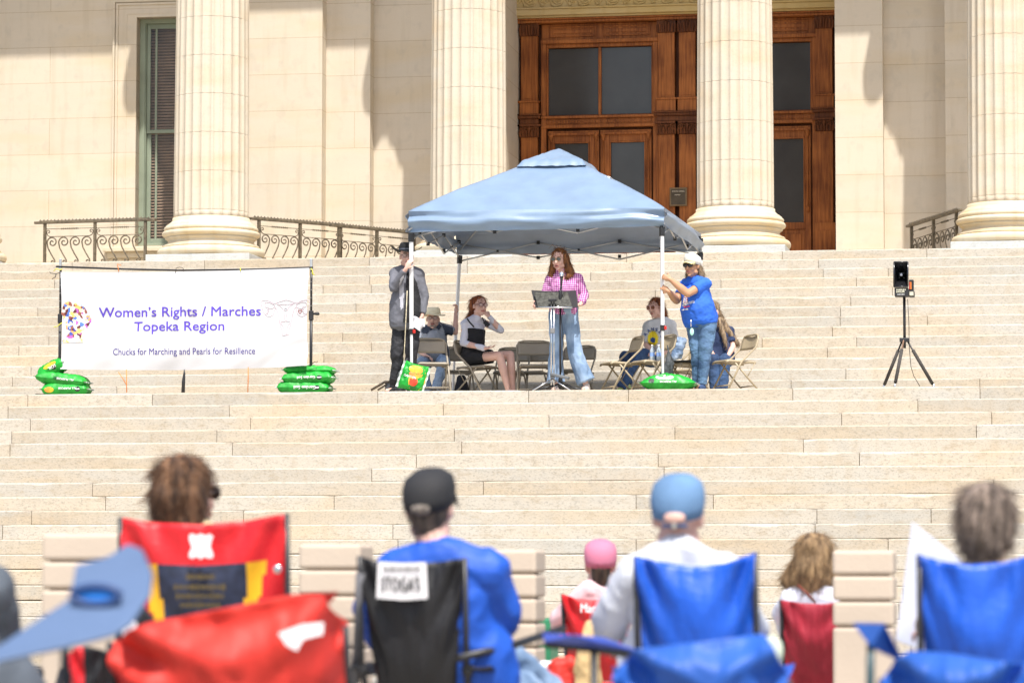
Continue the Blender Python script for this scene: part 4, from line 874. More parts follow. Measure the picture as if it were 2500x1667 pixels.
# ============================================================ PEOPLE
def skin(name, col): return M(name, col, .5, .05, 8, .08, 90, spec=.35)
SK1 = skin('skin_fair', (.62, .36, .26)); SK2 = skin('skin_pink', (.68, .42, .34)); SK3 = skin('skin_tan', (.52, .28, .16))
EYEW = M('eye_white', (.8, .78, .75), .3, .01); EYED = M('eye_dark', (.03, .02, .015), .2, .01); LIP = M('lip', (.45, .14, .12), .45, .03)
LENS = M('dark_lens', (.02, .02, .022), .08, .02, spec=.8); GFR = M('glasses_frame', (.03, .02, .02), .3, .02)
def frame(f, up=V((0, 0, 1))):
    f = V(f).normalized(); r = f.cross(up).normalized(); u = r.cross(f); return r, f, u
class Head:
    "c centre of skull, f face direction, up"
    def __init__(s, c, f, up=V((0, 0, 1)), k=1.0): k *= 1.07; s.c = V(c); s.r, s.f, s.u = frame(f, V(up)); s.k = k; s.R = Matrix((s.r, s.f, s.u)).transposed()
    def p(s, x, y, z): return s.c + (s.r*x + s.f*y + s.u*z)*s.k
    def e(s, mb, c, r, **k): mb.ell(s.p(*c), tuple(q*s.k for q in r), s.R, **k)
    def skull(s, mb, male=True):
        s.e(mb, (0, -.015, .04), (.074, .092, .082)); s.e(mb, (0, .018, -.012), (.064, .070, .098)); s.e(mb, (0, .034, -.078), (.046 if male else .041, .046, .040))
        mb.rc(s.p(0, .088, .018), .009*s.k, s.p(0, .108, -.026), .0145*s.k, 8); s.e(mb, (0, .100, -.030), (.017, .012, .009))
        s.e(mb, (0, .070, -.104), (.020, .018, .016))
        for a in (-1, 1):
            s.e(mb, (a*.034, .066, -.028), (.024, .020, .026)); mb.rc(s.p(a*.012, .086, .040), .009*s.k, s.p(a*.046, .074, .040), .009*s.k, 6)
            s.e(mb, (a*.077, -.008, -.008), (.011, .022, .031)); s.e(mb, (a*.052, -.0, -.070), (.020, .040, .026))
        s.e(mb, (0, .080, -.062), (.026, .016, .014))
    def face(s, par, brow=None, mouth=0.0, eyes=True):
        if eyes:
            for a in (-1, 1):
                e = MB(); s.e(e, (a*.031, .0765, .014), (.0135, .009, .0075), nu=10, nv=6); eo = e.out('eye', EYEW, par); e = MB(); s.e(e, (a*.031, .0845, .014), (.0058, .003, .0062), nu=10, nv=6); e.out('pupil', EYED, eo)
        if brow:
            for a in (-1, 1): MB().tube([s.p(a*.014, .094, .034), s.p(a*.032, .091, .040), s.p(a*.050, .080, .035)], .0038*s.k, 6).out('eyebrow', brow, par)
        lp = MB(); lp.tube([s.p(-.024, .088, -.060), s.p(-.010, .097, -.056), s.p(0, .098, -.058), s.p(.010, .097, -.056), s.p(.024, .088, -.060)], .0042*s.k, 6)
        lp.tube([s.p(-.021, .087, -.063-mouth), s.p(0, .097, -.067-mouth), s.p(.021, .087, -.063-mouth)], .0050*s.k, 6); lo_ = lp.out('lips', LIP, par)
        if mouth: e = MB(); s.e(e, (0, .090, -.062-mouth/2), (.017, .006, .004+mouth/2)); e.out('open_mouth', EYED, lo_); e = MB(); s.e(e, (0, .0955, -.0585), (.014, .003, .003)); e.out('teeth', EYEW, lo_)
    def glasses(s, par, lens, fr, r=(.026, .020), square=False, th=.0022, full=True):
        g = None; fm = MB()
        for a in (-1, 1):
            n = 20; pts = []
            for i in range(n+1):
                t = 2*math.pi*i/n; cx_, cz_ = math.cos(t), math.sin(t)
                if square: q = max(abs(cx_), abs(cz_))**.75; cx_, cz_ = cx_/q, cz_/q
                pts.append(s.p(a*.033+cx_*r[0], .104-abs(a*.033+cx_*r[0])*.16, .012+cz_*r[1]))
            fm.tube(pts, th*s.k, 6)
            fm.tube([s.p(a*(.033+r[0]), .098, .018), s.p(a*.074, .06, .018), s.p(a*.080, -.005, .012)], th*s.k, 6)
        fm.tube([s.p(-.010, .104, .016), s.p(0, .110, .018), s.p(.010, .104, .016)], th*s.k, 6)
        g = fm.out('glasses', fr, par)
        for a in (-1, 1):
            m_ = MB(); s.e(m_, (a*.033, .100, .012), (r[0], .003, r[1]), nu=16, nv=8); m_.out('lens', lens, g)
        return g
def hand_prims(mb, w, d, n, side=1, curl=.4, k=1.0, thumb=1.0, rad=.0085):
    "w wrist, d direction of the fingers, n palm normal; curl 0 flat .. 1 closed round a pole"
    d = V(d).normalized(); n = V(n); n = (n - d*n.dot(d)).normalized(); s = d.cross(n)*side
    pc_ = V(w)+d*.045*k; R = Matrix((s, d, n)).transposed()
    mb.ell(pc_, (.040*k, .050*k, .017*k), R); mb.rc(V(w)-d*.01, .026*k, V(w)+d*.03*k, .024*k, 8)
    for i, (off, L) in enumerate(((.030, .072), (.010, .080), (-.010, .075), (-.029, .060))):
        p0 = V(w)+d*.088*k + s*off*k; L *= k; r = rad*k*(1, 1.02, 1, .88)[i]
        a = curl*(1.25+.06*i); p = p0; ang = a*.7
        for j, (fr, da) in enumerate(((.46, a*.9), (.30, a*.8), (.24, a*.5))):
            q = p + (d*math.cos(ang) + n*math.sin(ang))*L*fr; mb.rc(p, r*(1-.1*j), q, r*(.92-.1*j), 8); p = q; ang += da
    t0 = V(w)+d*.022*k + s*.030*k; t1 = t0 + (s*.8+d*.7+n*.35*thumb).normalized()*.040*k; t2 = t1 + (d*.75+n*.8*max(.2, curl)+s*(.35-curl*.6)).normalized()*.034*k
    mb.rc(t0, .014*k, t1, .0105*k, 8); mb.rc(t1, .0105*k, t2, .009*k, 8)
def torso_frame(J):
    ms_ = (J['sA']+J['sB'])/2; mh_ = (J['hA']+J['hB'])/2; u = (ms_-mh_).normalized(); r = (J['sB']-J['sA']); r = (r-u*r.dot(u)).normalized(); return ms_, mh_, u, r, u.cross(r)
def torso(mb, J, inf=0.0, w=1.0, dep=.115, belly=0.0, waist=1.0, upto=1.0, drop=.04):
    "one lofted trunk from hips to shoulders"
    ms_, mh_, u, r, f = torso_frame(J); L = (ms_-mh_).length; sw = (J['sB']-J['sA']).length/2; hw = (J['hB']-J['hA']).length/2; fw = V(J['fwd']); fw = (fw-u*fw.dot(u)).normalized(); rr_ = u.cross(fw).normalized()
    hwx = (hw+.085)*w; swx = max(sw*abs(r.dot(rr_)), .10)*1.0
    sec = [(-drop-.05, hwx*.55, dep*.55), (-drop, hwx*.93, dep*.98), (.06, hwx, dep*1.05+belly*.4), (.22, hwx*(.9+.1*waist), dep*.98+belly*.9), (.42, (hwx*.5+swx*.55)*waist*w**.5, dep*.92+belly), (.62, swx*.95*w**.5, dep*.98+belly*.4), (.82, swx*1.02, dep*.95), (.95, swx*.92, dep*.70), (1.03, swx*.55, dep*.5)]
    sec = [q_ for q_ in sec if q_[0] <= max(upto, .3)]
    b = len(mb.v); n = 24; sm = mb.sm; mb.sm = True
    for t, a, d in sec:
        o_ = mh_+u*(L*t)+fw*(belly*.5*math.sin(math.pi*min(1, max(0, t)))*1.2)
        for j in range(n):
            th = 2*math.pi*j/n; mb.v.append(o_+rr_*(math.cos(th)*(a+inf))+fw*(math.sin(th)*(d+inf)))
    for i in range(len(sec)-1):
        for j in range(n): mb.face((b+i*n+j, b+i*n+(j+1) % n, b+(i+1)*n+(j+1) % n, b+(i+1)*n+j))
    mb.face([b+j for j in reversed(range(n))]); mb.face([b+(len(sec)-1)*n+j for j in range(n)]); mb.sm = sm
    if upto >= .9:
        for a in 'AB': mb.rc(J['s'+a]-u*.008, .052*w**.5+inf, ms_+u*.012, .058+inf, 10); mb.rc(J['s'+a]+u*.0, .042+inf, ms_+u*.055, .045+inf, 10)
def limb(mb, a, b, r1, r2, inf=0, flat=False, bulge=0):
    if bulge: m_ = V(a).lerp(b, .35); mb.rc(a, r1+inf, m_, max(r1, r2)*(1+bulge)+inf, 12); mb.rc(m_, max(r1, r2)*(1+bulge)+inf, b, r2+inf, 12, flat)
    else: mb.rc(a, r1+inf, b, r2+inf, 12, flat)
def body(t, J, H, SK, male=True, w=1.0, voxel=.008, hands=(), arm=.9, legk=.85, dep=.105, belly=0):
    mb = MB(); H.skull(mb, male); ms_, mh_, u, r, f = torso_frame(J)
    mb.rc(ms_+u*.02, .064 if male else .052, H.p(0, -.018, -.075), .056*H.k if male else .046*H.k); torso(mb, J, -.012, w, dep, belly)
    for a in 'AB':
        limb(mb, J['s'+a], J['e'+a], .046*arm, .038*arm, bulge=.06); limb(mb, J['e'+a], J['w'+a], .039*arm, .026*arm**.5, bulge=.08)
        limb(mb, J['h'+a], J['k'+a], .082*legk, .054*legk); limb(mb, J['k'+a], J['a'+a], .053*legk, .034, bulge=.12)
        mb.ell(J['k'+a], .056*legk)
        ft = J.get('t'+a, J['a'+a]+V(J['fwd'])*.17); ft = V(ft); mb.rc(J['a'+a]-V((0, 0, .03)), .034, V((ft.x, ft.y, J['a'+a].z-.05)), .026)
    for h in hands: hand_prims(mb, *h[:3], **h[3])
    return organic(mb, 'body', SK, t, voxel, 2)
def person(label, J, H, group=None): return thing('person', label, 'person', V(((J['aA'].x+J['aB'].x)/2, (J['hA'].y+J['hB'].y)/2, min(J['aA'].z, J['aB'].z)-.09)), group)
def shoes(t, J, mat, sole=None, h=.0):
    for a in 'AB':
        an = J['a'+a]; ft = V(J.get('t'+a, an+V(J['fwd'])*.17)); d = V((ft.x-an.x, ft.y-an.y, 0)); d = d.normalized() if d.length > .01 else V(J['fwd']); z = an.z
        m_ = MB(); m_.rc(an-V((0, 0, .035))-d*.02, .046, an+d*.06-V((0, 0, .045)), .045); m_.rc(an+d*.06-V((0, 0, .048)), .043, an+d*.15-V((0, 0, .058)), .034); m_.rc(an-V((0, 0, .0)), .042, an-V((0, 0, .04)), .046)
        o = organic(m_, 'shoe', mat, t, .008, 2); 
        if sole: s_ = MB(); s_.rc(an-V((0, 0, .082))-d*.03, .040, an+d*.15-V((0, 0, .084)), .036); so = s_.out('sole', sole, o, smooth_all=True); 
def hairdo(t, H, prims, mat, name='hair', voxel=.011, amp=.016, seed=0, cap=True, fs=(30, 30, 7), capr=(.084, .100, .088), capc=(0, -.022, .046), cut=None, fuzz=1300):
    mb = MB()
    if cap: H.e(mb, capc, capr)
    for p in prims:
        fx = lambda c_: (-c_[0], c_[1], c_[2])
        if len(p) == 4: mb.rc(H.p(*fx(p[0])), p[1]*H.k, H.p(*fx(p[2])), p[3]*H.k, 10)
        else: H.e(mb, fx(p[0]), p[1])
    o = organic(mb, name, mat, t, voxel, 2, amp*.42, tuple(k*1.15 for k in fs), seed); o0 = parent_origin(t); rr = random.Random(seed); vs = o.data.vertices; m2 = MB()
    for i in range(fuzz):
        v = vs[rr.randrange(len(vs))]; nn = v.normal; p = v.co + o0; L = rr.uniform(.03, .075)*(1 if voxel > .009 else .5)
        d = (V((0, 0, -1)) - nn*(-nn.z)); d = d.normalized() if d.length > .2 else V((rr.uniform(-1, 1), rr.uniform(-1, 1), 0)).normalized(); d = (d + V((rr.uniform(-.4, .4), rr.uniform(-.4, .4), rr.uniform(-.2, .2)))).normalized()
        m2.tube([p-nn*.003, p+nn*.006+d*L*.4, p+nn*rr.uniform(.004, .018)+d*L], [.0013, .0011, .0005], 3, cap=False)
    if m2.v: m2.out('hair_strands', mat, o)
    return o
def strands(t, pts_list, mat, r=.004, name='loose_strands'):
    m_ = MB()
    for p in pts_list: m_.tube(p, [r*(1-.5*i/(len(p)-1)) for i in range(len(p))], 5)
    return m_.out(name, mat, t)
def HM(name, c1, c2, st=(26, 26, 5)): return M(name, c1, .5, .35, 1.6, .5, 40, stretch=st, col2=c2, spec=.4)
def dark(col): return tuple(k*.6 for k in col)
# ------------------------------------------------ man in the black hat holding the left front leg
Y = 39.95; q = lambda px, py, dy=0.0: at(px, py, Y+dy)
J = dict(sA=q(965, 666, .02), eA=q(960, 702, -.18), wA=q(992, 655, -.27), sB=q(1021, 669, .05), eB=q(1036, 728, .05), wB=q(1030, 772, -.06), hA=q(975, 796), hB=q(1009, 796), kA=fl(970, Y-.05, .50), aA=fl(963, Y, .09), kB=fl(1004, Y-.05, .50), aB=fl(1003, Y+.03, .09), fwd=V((.15, -1, 0)))
J['tA'] = J['aA']+V((-.06, -.17, 0)); J['tB'] = J['aB']+V((.09, -.15, 0))
H = Head(q(993, 627, .0), (.30, -.95, -.05), k=1.0)
t = person('standing man in a black wide brimmed hat and grey jacket holding the canopy leg', J, H)
grip = q(1001, 648, -.24)
body(t, J, H, SK2, True, 1.0, .008, [(J['wA'], (.45, -.05, .9), (.25, 1, 0), dict(side=-1, curl=1.0)), (J['wB'], (-.35, -.2, -1), (-1, .3, .2), dict(side=1, curl=.6))])
H.face(t, HM('grey_brow', (.3, .25, .2), (.4, .35, .3))); H.glasses(t, M('clear_lens', (.45, .32, .28), .1, .02), GFR, (.025, .018), th=.0018)
JK = M('grey_jacket', (.125, .128, .150), .8, .12, 4, .3, 60); m_ = MB(); torso(m_, J, .030, 1.06, .13, .02)
for a in 'AB': limb(m_, J['s'+a], J['e'+a], .062, .056, .006); limb(m_, J['e'+a], J['w'+a].lerp(J['e'+a], .12), .055, .043, .004, True)
ms_, mh_, u, r, f = torso_frame(J); m_.rc(H.p(-.04, -.02, -.12), .04, H.p(.04, -.02, -.12), .04)
jk = organic(m_, 'jacket', JK, t, .009, 4, .012, (7, 7, 5), 1)
B = bvh(jk); o0 = parent_origin(t)
def patch(name, mat, pts, par, B, lift=.006, Yp=None):
    "cloth piece lying on the garment, outline in photo pixels"
    xs = [p[0] for p in pts]; ys = [p[1] for p in pts]; m2 = MB(); st2 = 1.6; o0 = parent_origin(par); yy_ = Yp or Y
    ix = min(xs)
    while ix < max(xs):
        iy = min(ys)
        while iy < max(ys):
            if inside(ix+st2/2, iy+st2/2, pts):
                c4 = []; ok = True
                for dx, dy in ((0, 0), (0, st2), (st2, st2), (st2, 0)):
                    w = at(ix+dx, iy+dy, yy_-.6); dr = (w-EYE).normalized(); h = B.ray_cast(w-o0, dr, 2.0)
                    if h[0] is None: ok = False; break
                    c4.append(h[0]+o0-dr*lift)
                if ok: m2.poly(c4)
            iy += st2
        ix += st2
    if not m2.v: return None
    o = m2.out(name, mat, par); bm = bmesh.new(); bm.from_mesh(o.data); bmesh.ops.remove_doubles(bm, verts=bm.verts, dist=.0005); bm.to_mesh(o.data); bm.free(); return o
BT = M('black_shirt', (.012, .012, .014), .75, .1, 5, .3, 60); WS = M('light_grey_cloth', (.42, .42, .46), .8, .08)
patch('black_shirt', BT, [(993, 664), (1005, 664), (1018, 690), (1027, 730), (1027, 788), (984, 788), (988, 740), (991, 700)], t, B, .022)
patch('light_lining', WS, [(976, 682), (986, 672), (987, 700), (984, 752), (978, 758), (975, 720)], t, B, .008)
TR0 = M('black_trousers', (.016, .016, .020), .75, .15, 4, .4, 50); m_ = MB()
torso(m_, J, .012, .95, .11, .0, 1, .1)
for a in 'AB': limb(m_, J['h'+a], J['k'+a], .095, .078); m_.rc(J['k'+a], .078, J['a'+a]-V((0, 0, .02)), .072, 12, True)
organic(m_, 'trousers', TR0, t, .009, 2, .018, (9, 9, 6), 2); shoes(t, J, BT)
hat = MB(); HATK = 1; FELT = M('black_felt', (.012, .012, .013), .9, .2, 20)
R_H = H.R; hc = H.p(0, -.01, .066)
hat.lathe((0, 0, 0), [(.096, .0), (.098, .04), (.092, .09), (.078, .108), (.04, .100), (.002, .098)], 28, lambda a, r_, z: r_*(1.0+.16*abs(math.sin(a)))*(1-.1*(z > .08)*abs(math.cos(a))))
hat.v = [hc + R_H @ v for v in hat.v]; ho = hat.out('hat', FELT, t, smooth_all=True)
br_ = MB(); br_.grid(lambda u_, v_: hc + R_H @ V(((.092+.100*v_)*math.cos(u_*2*math.pi)*1.0, (.105+.100*v_)*math.sin(u_*2*math.pi), .004 + v_**1.5*.055*abs(math.cos(u_*2*math.pi))**2 - .02*v_*abs(math.sin(u_*2*math.pi)))), 40, 6); br_.out('brim', FELT, ho, solid=.005)
hb2 = MB(); hb2.lathe((0, 0, 0), [(.0985, .014), (.099, .034)], 28, lambda a, r_, z: r_*(1.0+.16*abs(math.sin(a))), cap=False); hb2.v = [hc + R_H @ v for v in hb2.v]; hb2.out('hat_band', M('steel_band', (.12, .13, .16), .4), ho)
pp = q(1016, 790, -.12); paper = MB(); paper.grid(lambda u_, v_: pp + V((.15*(u_-.5)+.02*math.sin(v_*5), -.05*math.sin(u_*3.1), -.14*v_+.06+.03*math.sin(u_*4))), 10, 10); paper.grid(lambda u_, v_: pp + V((.11*(u_-.5)+.05, -.03*math.cos(u_*3.1), -.10*v_+.06)), 8, 8)
tag(paper.out('folded_paper', M('white_paper', (.80, .80, .86), .6, .02), None, solid=.002), 'curled white paper held low by the man in the black hat', 'paper')
# ------------------------------------------------ seated man with the bucket hat
Y = 41.9
J = dict(sA=q(1037, 806), eA=q(1022, 852, -.05), wA=q(1038, 868, -.30), sB=q(1089, 803), eB=q(1112, 812, .02), wB=q(1113, 764, .05), hA=q(1042, 884, .0), hB=q(1075, 884, .0), kA=q(1030, 885, -.42), kB=q(1085, 884, -.42), aA=fl(1046, Y-.52, .10), aB=fl(1062, Y-.60, .12), fwd=V((.05, -1, 0)))
H = Head(q(1057, 779, -.05), (.12, -1, -.05), k=.98)
t = person('seated man in a cream bucket hat and glasses reaching up to the rear canopy leg', J, H)
body(t, J, H, SK2, True, 1.05, .008, [(J['wA'], (.8, -.5, -.25), (0, -.4, -1), dict(side=1, curl=.35)), (J['wB'], (.1, -.1, 1), (-.7, -.7, 0), dict(side=1, curl=.9))])
H.face(t, HM('grey_brow', (.3, .25, .2), (.4, .35, .3)), .004); H.glasses(t, M('clear_lens', (.45, .32, .28), .1, .02), GFR, (.026, .019), th=.002)
m_ = MB(); H.e(m_, (0, .052, -.082), (.040, .038, .034)); m_.rc(H.p(-.022, .088, -.050), .008, H.p(.022, .088, -.050), .008); organic(m_, 'beard', HM('grey_beard', (.40, .30, .24), (.55, .45, .40)), t, .007, 1, .006, (40, 40, 40))
m_ = MB(); torso(m_, J, .022, 1.1, .13, .05)
for a in 'AB': limb(m_, J['s'+a], J['s'+a].lerp(J['e'+a], .8), .062, .056, .004, True)
po = organic(m_, 'polo_shirt', M('grey_polo', (.28, .30, .34), .8, .1, 5, .3, 60), t, .009, 2, .014, (8, 8, 5), 3); B = bvh(po)
NVY = M('navy_panel', (.035, .045, .07), .8, .1)
patch('navy_panel', NVY, [(1030, 798), (1046, 793), (1050, 806), (1042, 815), (1028, 812)], t, B, Yp=Y); patch('navy_panel', NVY, [(1077, 790), (1106, 800), (1106, 830), (1098, 828), (1096, 872), (1079, 868), (1090, 830), (1084, 806)], t, B, Yp=Y)
patch('collar', NVY, [(1046, 796), (1053, 793), (1056, 803), (1050, 808)], t, B, .01, Yp=Y); patch('collar', NVY, [(1064, 800), (1072, 790), (1079, 796), (1072, 806)], t, B, .01, Yp=Y)
JN = M('light_jeans', (.20, .30, .46), .85, .15, 5, .4, 60, col2=(.36, .46, .60)); m_ = MB(); torso(m_, J, .015, 1, .12, 0, 1, .1)
for a in 'AB': limb(m_, J['h'+a], J['k'+a], .098, .080); m_.rc(J['k'+a], .078, J['a'+a], .06, 12, True)
organic(m_, 'jeans', JN, t, .009, 2, .014, (9, 9, 9), 4); shoes(t, J, BT)
CRM = M('cream_canvas', (.80, .72, .52), .85, .06, 12, .3, 80); hc = H.p(0, -.012, .055)
m_ = MB(); m_.lathe((0, 0, 0), [(.100, 0), (.096, .05), (.088, .085), (.06, .098), (.002, .100)], 28, lambda a, r_, z: r_*(1+.12*abs(math.sin(a)))); m_.v = [hc+H.R @ v for v in m_.v]; ho = m_.out('bucket_hat', CRM, t, smooth_all=True)
m_ = MB(); m_.grid(lambda u_, v_: hc + H.R @ V(((.099+.065*v_)*math.cos(u_*6.2832), (.108+.07*v_)*math.sin(u_*6.2832), .005-.012*v_+.012*math.sin(u_*12.5)*v_)), 36, 5); m_.out('brim', CRM, ho, solid=.005)
hc2 = MB(); hc2.lathe((0, 0, 0), [(.101, .012), (.099, .035)], 28, lambda a, r_, z: r_*(1+.125*abs(math.sin(a))), cap=False); hc2.v = [hc+H.R @ v for v in hc2.v]; hc2.out('hat_band', M('cream_band', (.68, .62, .45), .8), ho)
# ------------------------------------------------ seated woman with red hair, black dress
Y = 41.0
J = dict(sA=q(1136, 789, -.12), eA=q(1131, 838, -.18), wA=q(1183, 850, -.28), sB=q(1180, 787, .12), eB=q(1222, 806, .05), wB=q(1194, 772, -.02), hA=q(1150, 874, -.10), hB=q(1160, 873, .10), kA=q(1220, 868, -.22), kB=q(1246, 866, -.05), aA=fl(1240, Y-.25, .10), aB=fl(1252, Y-.12, .10), fwd=V((.86, -.5, 0)))
H = Head(q(1171, 747, -.02), (.62, -.78, -.06), k=.97)
t = person('seated red haired woman in a black dress over white sleeves, hand behind her ear', J, H)
body(t, J, H, SK2, False, .92, .008, [(J['wA'], (1, -.2, .05), (0, -.2, 1), dict(side=-1, curl=.25, k=.92)), (J['wB'], (-.55, 0, .5), (-.6, .5, 0), dict(side=-1, curl=.4, k=.9))], .95, legk=.95)
H.face(t, HM('red_brow', (.25, .07, .02), (.3, .1, .04))); H.glasses(t, M('clear_lens', (.45, .32, .28), .1, .02), M('burgundy_frame', (.10, .01, .03), .3), (.028, .021), th=.003)
WT = M('white_jersey', (.62, .62, .70), .8, .04, 5, .15, 60); m_ = MB(); torso(m_, J, .010, .93, .105, 0, .82)
for a in 'AB': limb(m_, J['s'+a], J['e'+a], .050, .044); limb(m_, J['e'+a], J['w'+a], .044, .033, 0, True)
ms_, mh_, u, r, f = torso_frame(J); m_.rc(ms_, .06, H.p(0, -.02, -.12), .055, 12, True); organic(m_, 'white_top', WT, t, .009, 2, .008, (10, 10, 6), 5)
m_ = MB(); torso(m_, J, .022, .94, .112, 0, .82, .84); ms_, mh_, u, r, f = torso_frame(J); m_.ell(mh_+u*((ms_-mh_).length*.62)+V(J['fwd'])*.06, (.10, .09, .09))
for a in 'AB': limb(m_, J['h'+a], J['h'+a].lerp(J['k'+a], .48), .108, .092, 0, True)
dr_ = organic(m_, 'black_dress', M('black_dress', (.012, .012, .015), .85, .1, 6, .3, 80), t, .009, 2, .008, (10, 10, 6), 6)
MB().tube([q(1157, 798, -.31), q(1146, 786, -.27), q(1141, 778, -.18)], .010, 6).out('strap', BT, dr_); MB().tube([q(1186, 796, -.16), q(1181, 784, -.10), q(1178, 776, 0)], .010, 6).out('strap', BT, dr_)
MB().box(q(1188, 790, -.22), (.085, .012, .05), Matrix.Rotation(.7, 3, 'Y')).out('name_badge', BT, t); 
RH = HM('copper_hair', (.16, .035, .010), (.44, .13, .035)); hairdo(t, H, [((-.05, -.05, .05), .06, (-.06, -.06, -.02), .05), ((-.03, -.10, .0), .05, (-.03, -.14, -.14), .04), ((-.05, -.13, -.12), .046, (-.13, -.10, -.27), .036), ((-.13, -.10, -.27), .036, (-.18, -.06, -.40), .016), ((.055, -.03, .05), .045, (.066, -.03, 0), .03)], RH, amp=.012, seed=3, capc=(0, -.028, .050), capr=(.081, .094, .084))
MB().lathe(H.p(-.082, 0, -.055), [(.004, -.02), (.013, -.008), (.012, .01), (.004, .02)], 8).out('earring', M('gold', (.7, .45, .15), .3, metal=1), t)
# ------------------------------------------------ woman speaking
Y = 40.05
J = dict(sA=q(1344, 683, .0), eA=q(1330, 722, .0), wA=q(1312, 741, -.26), sB=q(1412, 680, .0), eB=q(1428, 722, .03), wB=q(1417, 743, -.20), hA=q(1359, 762, .0), hB=q(1391, 762, .0), kA=fl(1357, Y, .48), aA=fl(1359, Y, .09), kB=fl(1403, Y-.03, .48), aB=fl(1432, Y-.05, .09), fwd=V((-.1, -1, 0)))
H = Head(q(1365, 634, -.06), (-.22, -.97, -.16), k=1.0)
t = person('woman speaking at the microphone in a pink gingham shirt, sunglasses and wide blue jeans', J, H)
body(t, J, H, SK2, False, .95, .008, [(J['wA'], (-.3, -.5, -.35), (.6, -.5, .1), dict(side=1, curl=.7, k=.93)), (J['wB'], (-.5, -.5, -.2), (-.3, -.6, .5), dict(side=-1, curl=.7, k=.93))])
H.face(t, HM('red_brow', (.25, .07, .02), (.3, .1, .04)), .012); H.glasses(t, M('smoke_lens', (.06, .07, .07), .08, .02, spec=.8), M('gold_rim', (.5, .35, .15), .3, metal=1), (.027, .021), th=.0018)
GH = bpy.data.materials.new('pink_gingham'); GH.use_nodes = True; n = GH.node_tree.nodes; l = GH.node_tree.links; b = n['Principled BSDF']; b.inputs['Roughness'].default_value = .85
tc = n.new('ShaderNodeTexCoord'); sx2 = n.new('ShaderNodeSeparateXYZ'); l.new(tc.outputs['Object'], sx2.inputs[0])
def stripe(out_, add=None):
    a = n.new('ShaderNodeMath'); a.operation = 'MULTIPLY'; a.inputs[1].default_value = 2*math.pi/.024; l.new(out_, a.inputs[0]); s = n.new('ShaderNodeMath'); s.operation = 'SINE'; l.new(a.outputs[0], s.inputs[0])
    m2 = n.new('ShaderNodeMapRange'); m2.inputs[1].default_value = -.25; m2.inputs[2].default_value = .25; l.new(s.outputs[0], m2.inputs[0]); return m2.outputs[0]
ad = n.new('ShaderNodeMath'); ad.operation = 'ADD'; l.new(stripe(sx2.outputs[0]), ad.inputs[0]); l.new(stripe(sx2.outputs[2]), ad.inputs[1])
hf = n.new('ShaderNodeMath'); hf.operation = 'MULTIPLY'; hf.inputs[1].default_value = .5; l.new(ad.outputs[0], hf.inputs[0])
rp = n.new('ShaderNodeValToRGB'); rp.color_ramp.elements[0].color = (.16, .02, .20, 1); rp.color_ramp.elements[1].color = (.78, .62, .74, 1); e_ = rp.color_ramp.elements.new(.5); e_.color = (.55, .12, .38, 1); l.new(hf.outputs[0], rp.inputs[0]); l.new(rp.outputs[0], b.inputs['Base Color'])
m_ = MB(); torso(m_, J, .020, .98, .115, .0, .9)
for a in 'AB': limb(m_, J['s'+a], J['e'+a], .056, .056); limb(m_, J['e'+a], J['w'+a].lerp(J['e'+a], .10), .057, .047, 0, True)
ms_, mh_, u, r, f = torso_frame(J); m_.rc(H.p(-.035, -.01, -.125), .035, H.p(.035, -.01, -.125), .035)
gs_ = organic(m_, 'gingham_shirt', GH, t, .009, 2, .016, (8, 8, 6), 7); patch('open_neck', SK2, [(1371, 668), (1379, 668), (1377, 681), (1373, 684)], t, bvh(gs_), .008, Yp=Y)
BJ = M('blue_jeans', (.16, .26, .42), .85, .15, 5, .4, 60, col2=(.34, .46, .62)); m_ = MB(); torso(m_, J, .018, 1.0, .115, 0, 1, .1); 
for a in 'AB': limb(m_, J['h'+a], J['k'+a], .100, .088); m_.rc(J['k'+a], .088, J['a'+a]+V((0, 0, .05)), .118, 14, True)
organic(m_, 'wide_jeans', BJ, t, .009, 2, .020, (8, 8, 3), 8); shoes(t, J, M('pale_shoe', (.6, .5, .45), .6))
AH = HM('auburn_hair', (.09, .028, .010), (.34, .13, .035)); hairdo(t, H, [((-.05, -.03, .03), .055, (-.085, -.02, -.08), .042), ((-.085, -.02, -.08), .045, (-.10, .02, -.17), .040), ((-.10, .02, -.17), .038, (-.085, .04, -.215), .022), ((.05, -.03, .03), .060, (.090, -.03, -.08), .052), ((.090, -.03, -.08), .052, (.125, -.02, -.17), .050), ((.125, -.02, -.17), .045, (.10, .03, -.20), .028), ((0, -.09, 0), .06, (0, -.10, -.16), .055)], AH, amp=.022, seed=5, fs=(26, 26, 12), capc=(.004, -.026, .052), capr=(.084, .094, .086))
strands(t, [[H.p(.03*i-.06, -.02, .12), H.p(.05*i-.08, 0, .15+.01*i), H.p(.06*i-.05, -.02, .13)] for i in range(4)], AH, .003)
# ------------------------------------------------ seated woman in pink sunglasses
Y = 42.2
J = dict(sA=q(1582, 795, -.05), eA=q(1577, 842, -.10), wA=q(1594, 862, -.32), sB=q(1637, 792, .05), eB=q(1648, 842, .0), wB=q(1622, 862, -.28), hA=q(1600, 880, -.02), hB=q(1628, 880, .05), kA=q(1526, 872, -.30), kB=q(1562, 864, -.38), aA=fl(1531, Y-.35, .20), aB=fl(1516, Y-.45, .14), fwd=V((-.6, -.8, 0)))
J['tA'] = J['aA']+V((-.10, -.12, 0)); J['tB'] = J['aB']+V((-.09, -.13, 0))
H = Head(q(1601, 752, -.05), (-.52, -.84, -.12), k=1.0)
t = person('seated red haired woman in pink framed sunglasses and a white sunflower shirt', J, H)
body(t, J, H, SK2, False, .95, .008, [(J['wA'], (-.2, -1, -.1), (0, 0, -1), dict(side=1, curl=.4, k=.93)), (J['wB'], (-.5, -.8, -.1), (0, 0, -1), dict(side=-1, curl=.4, k=.93))])
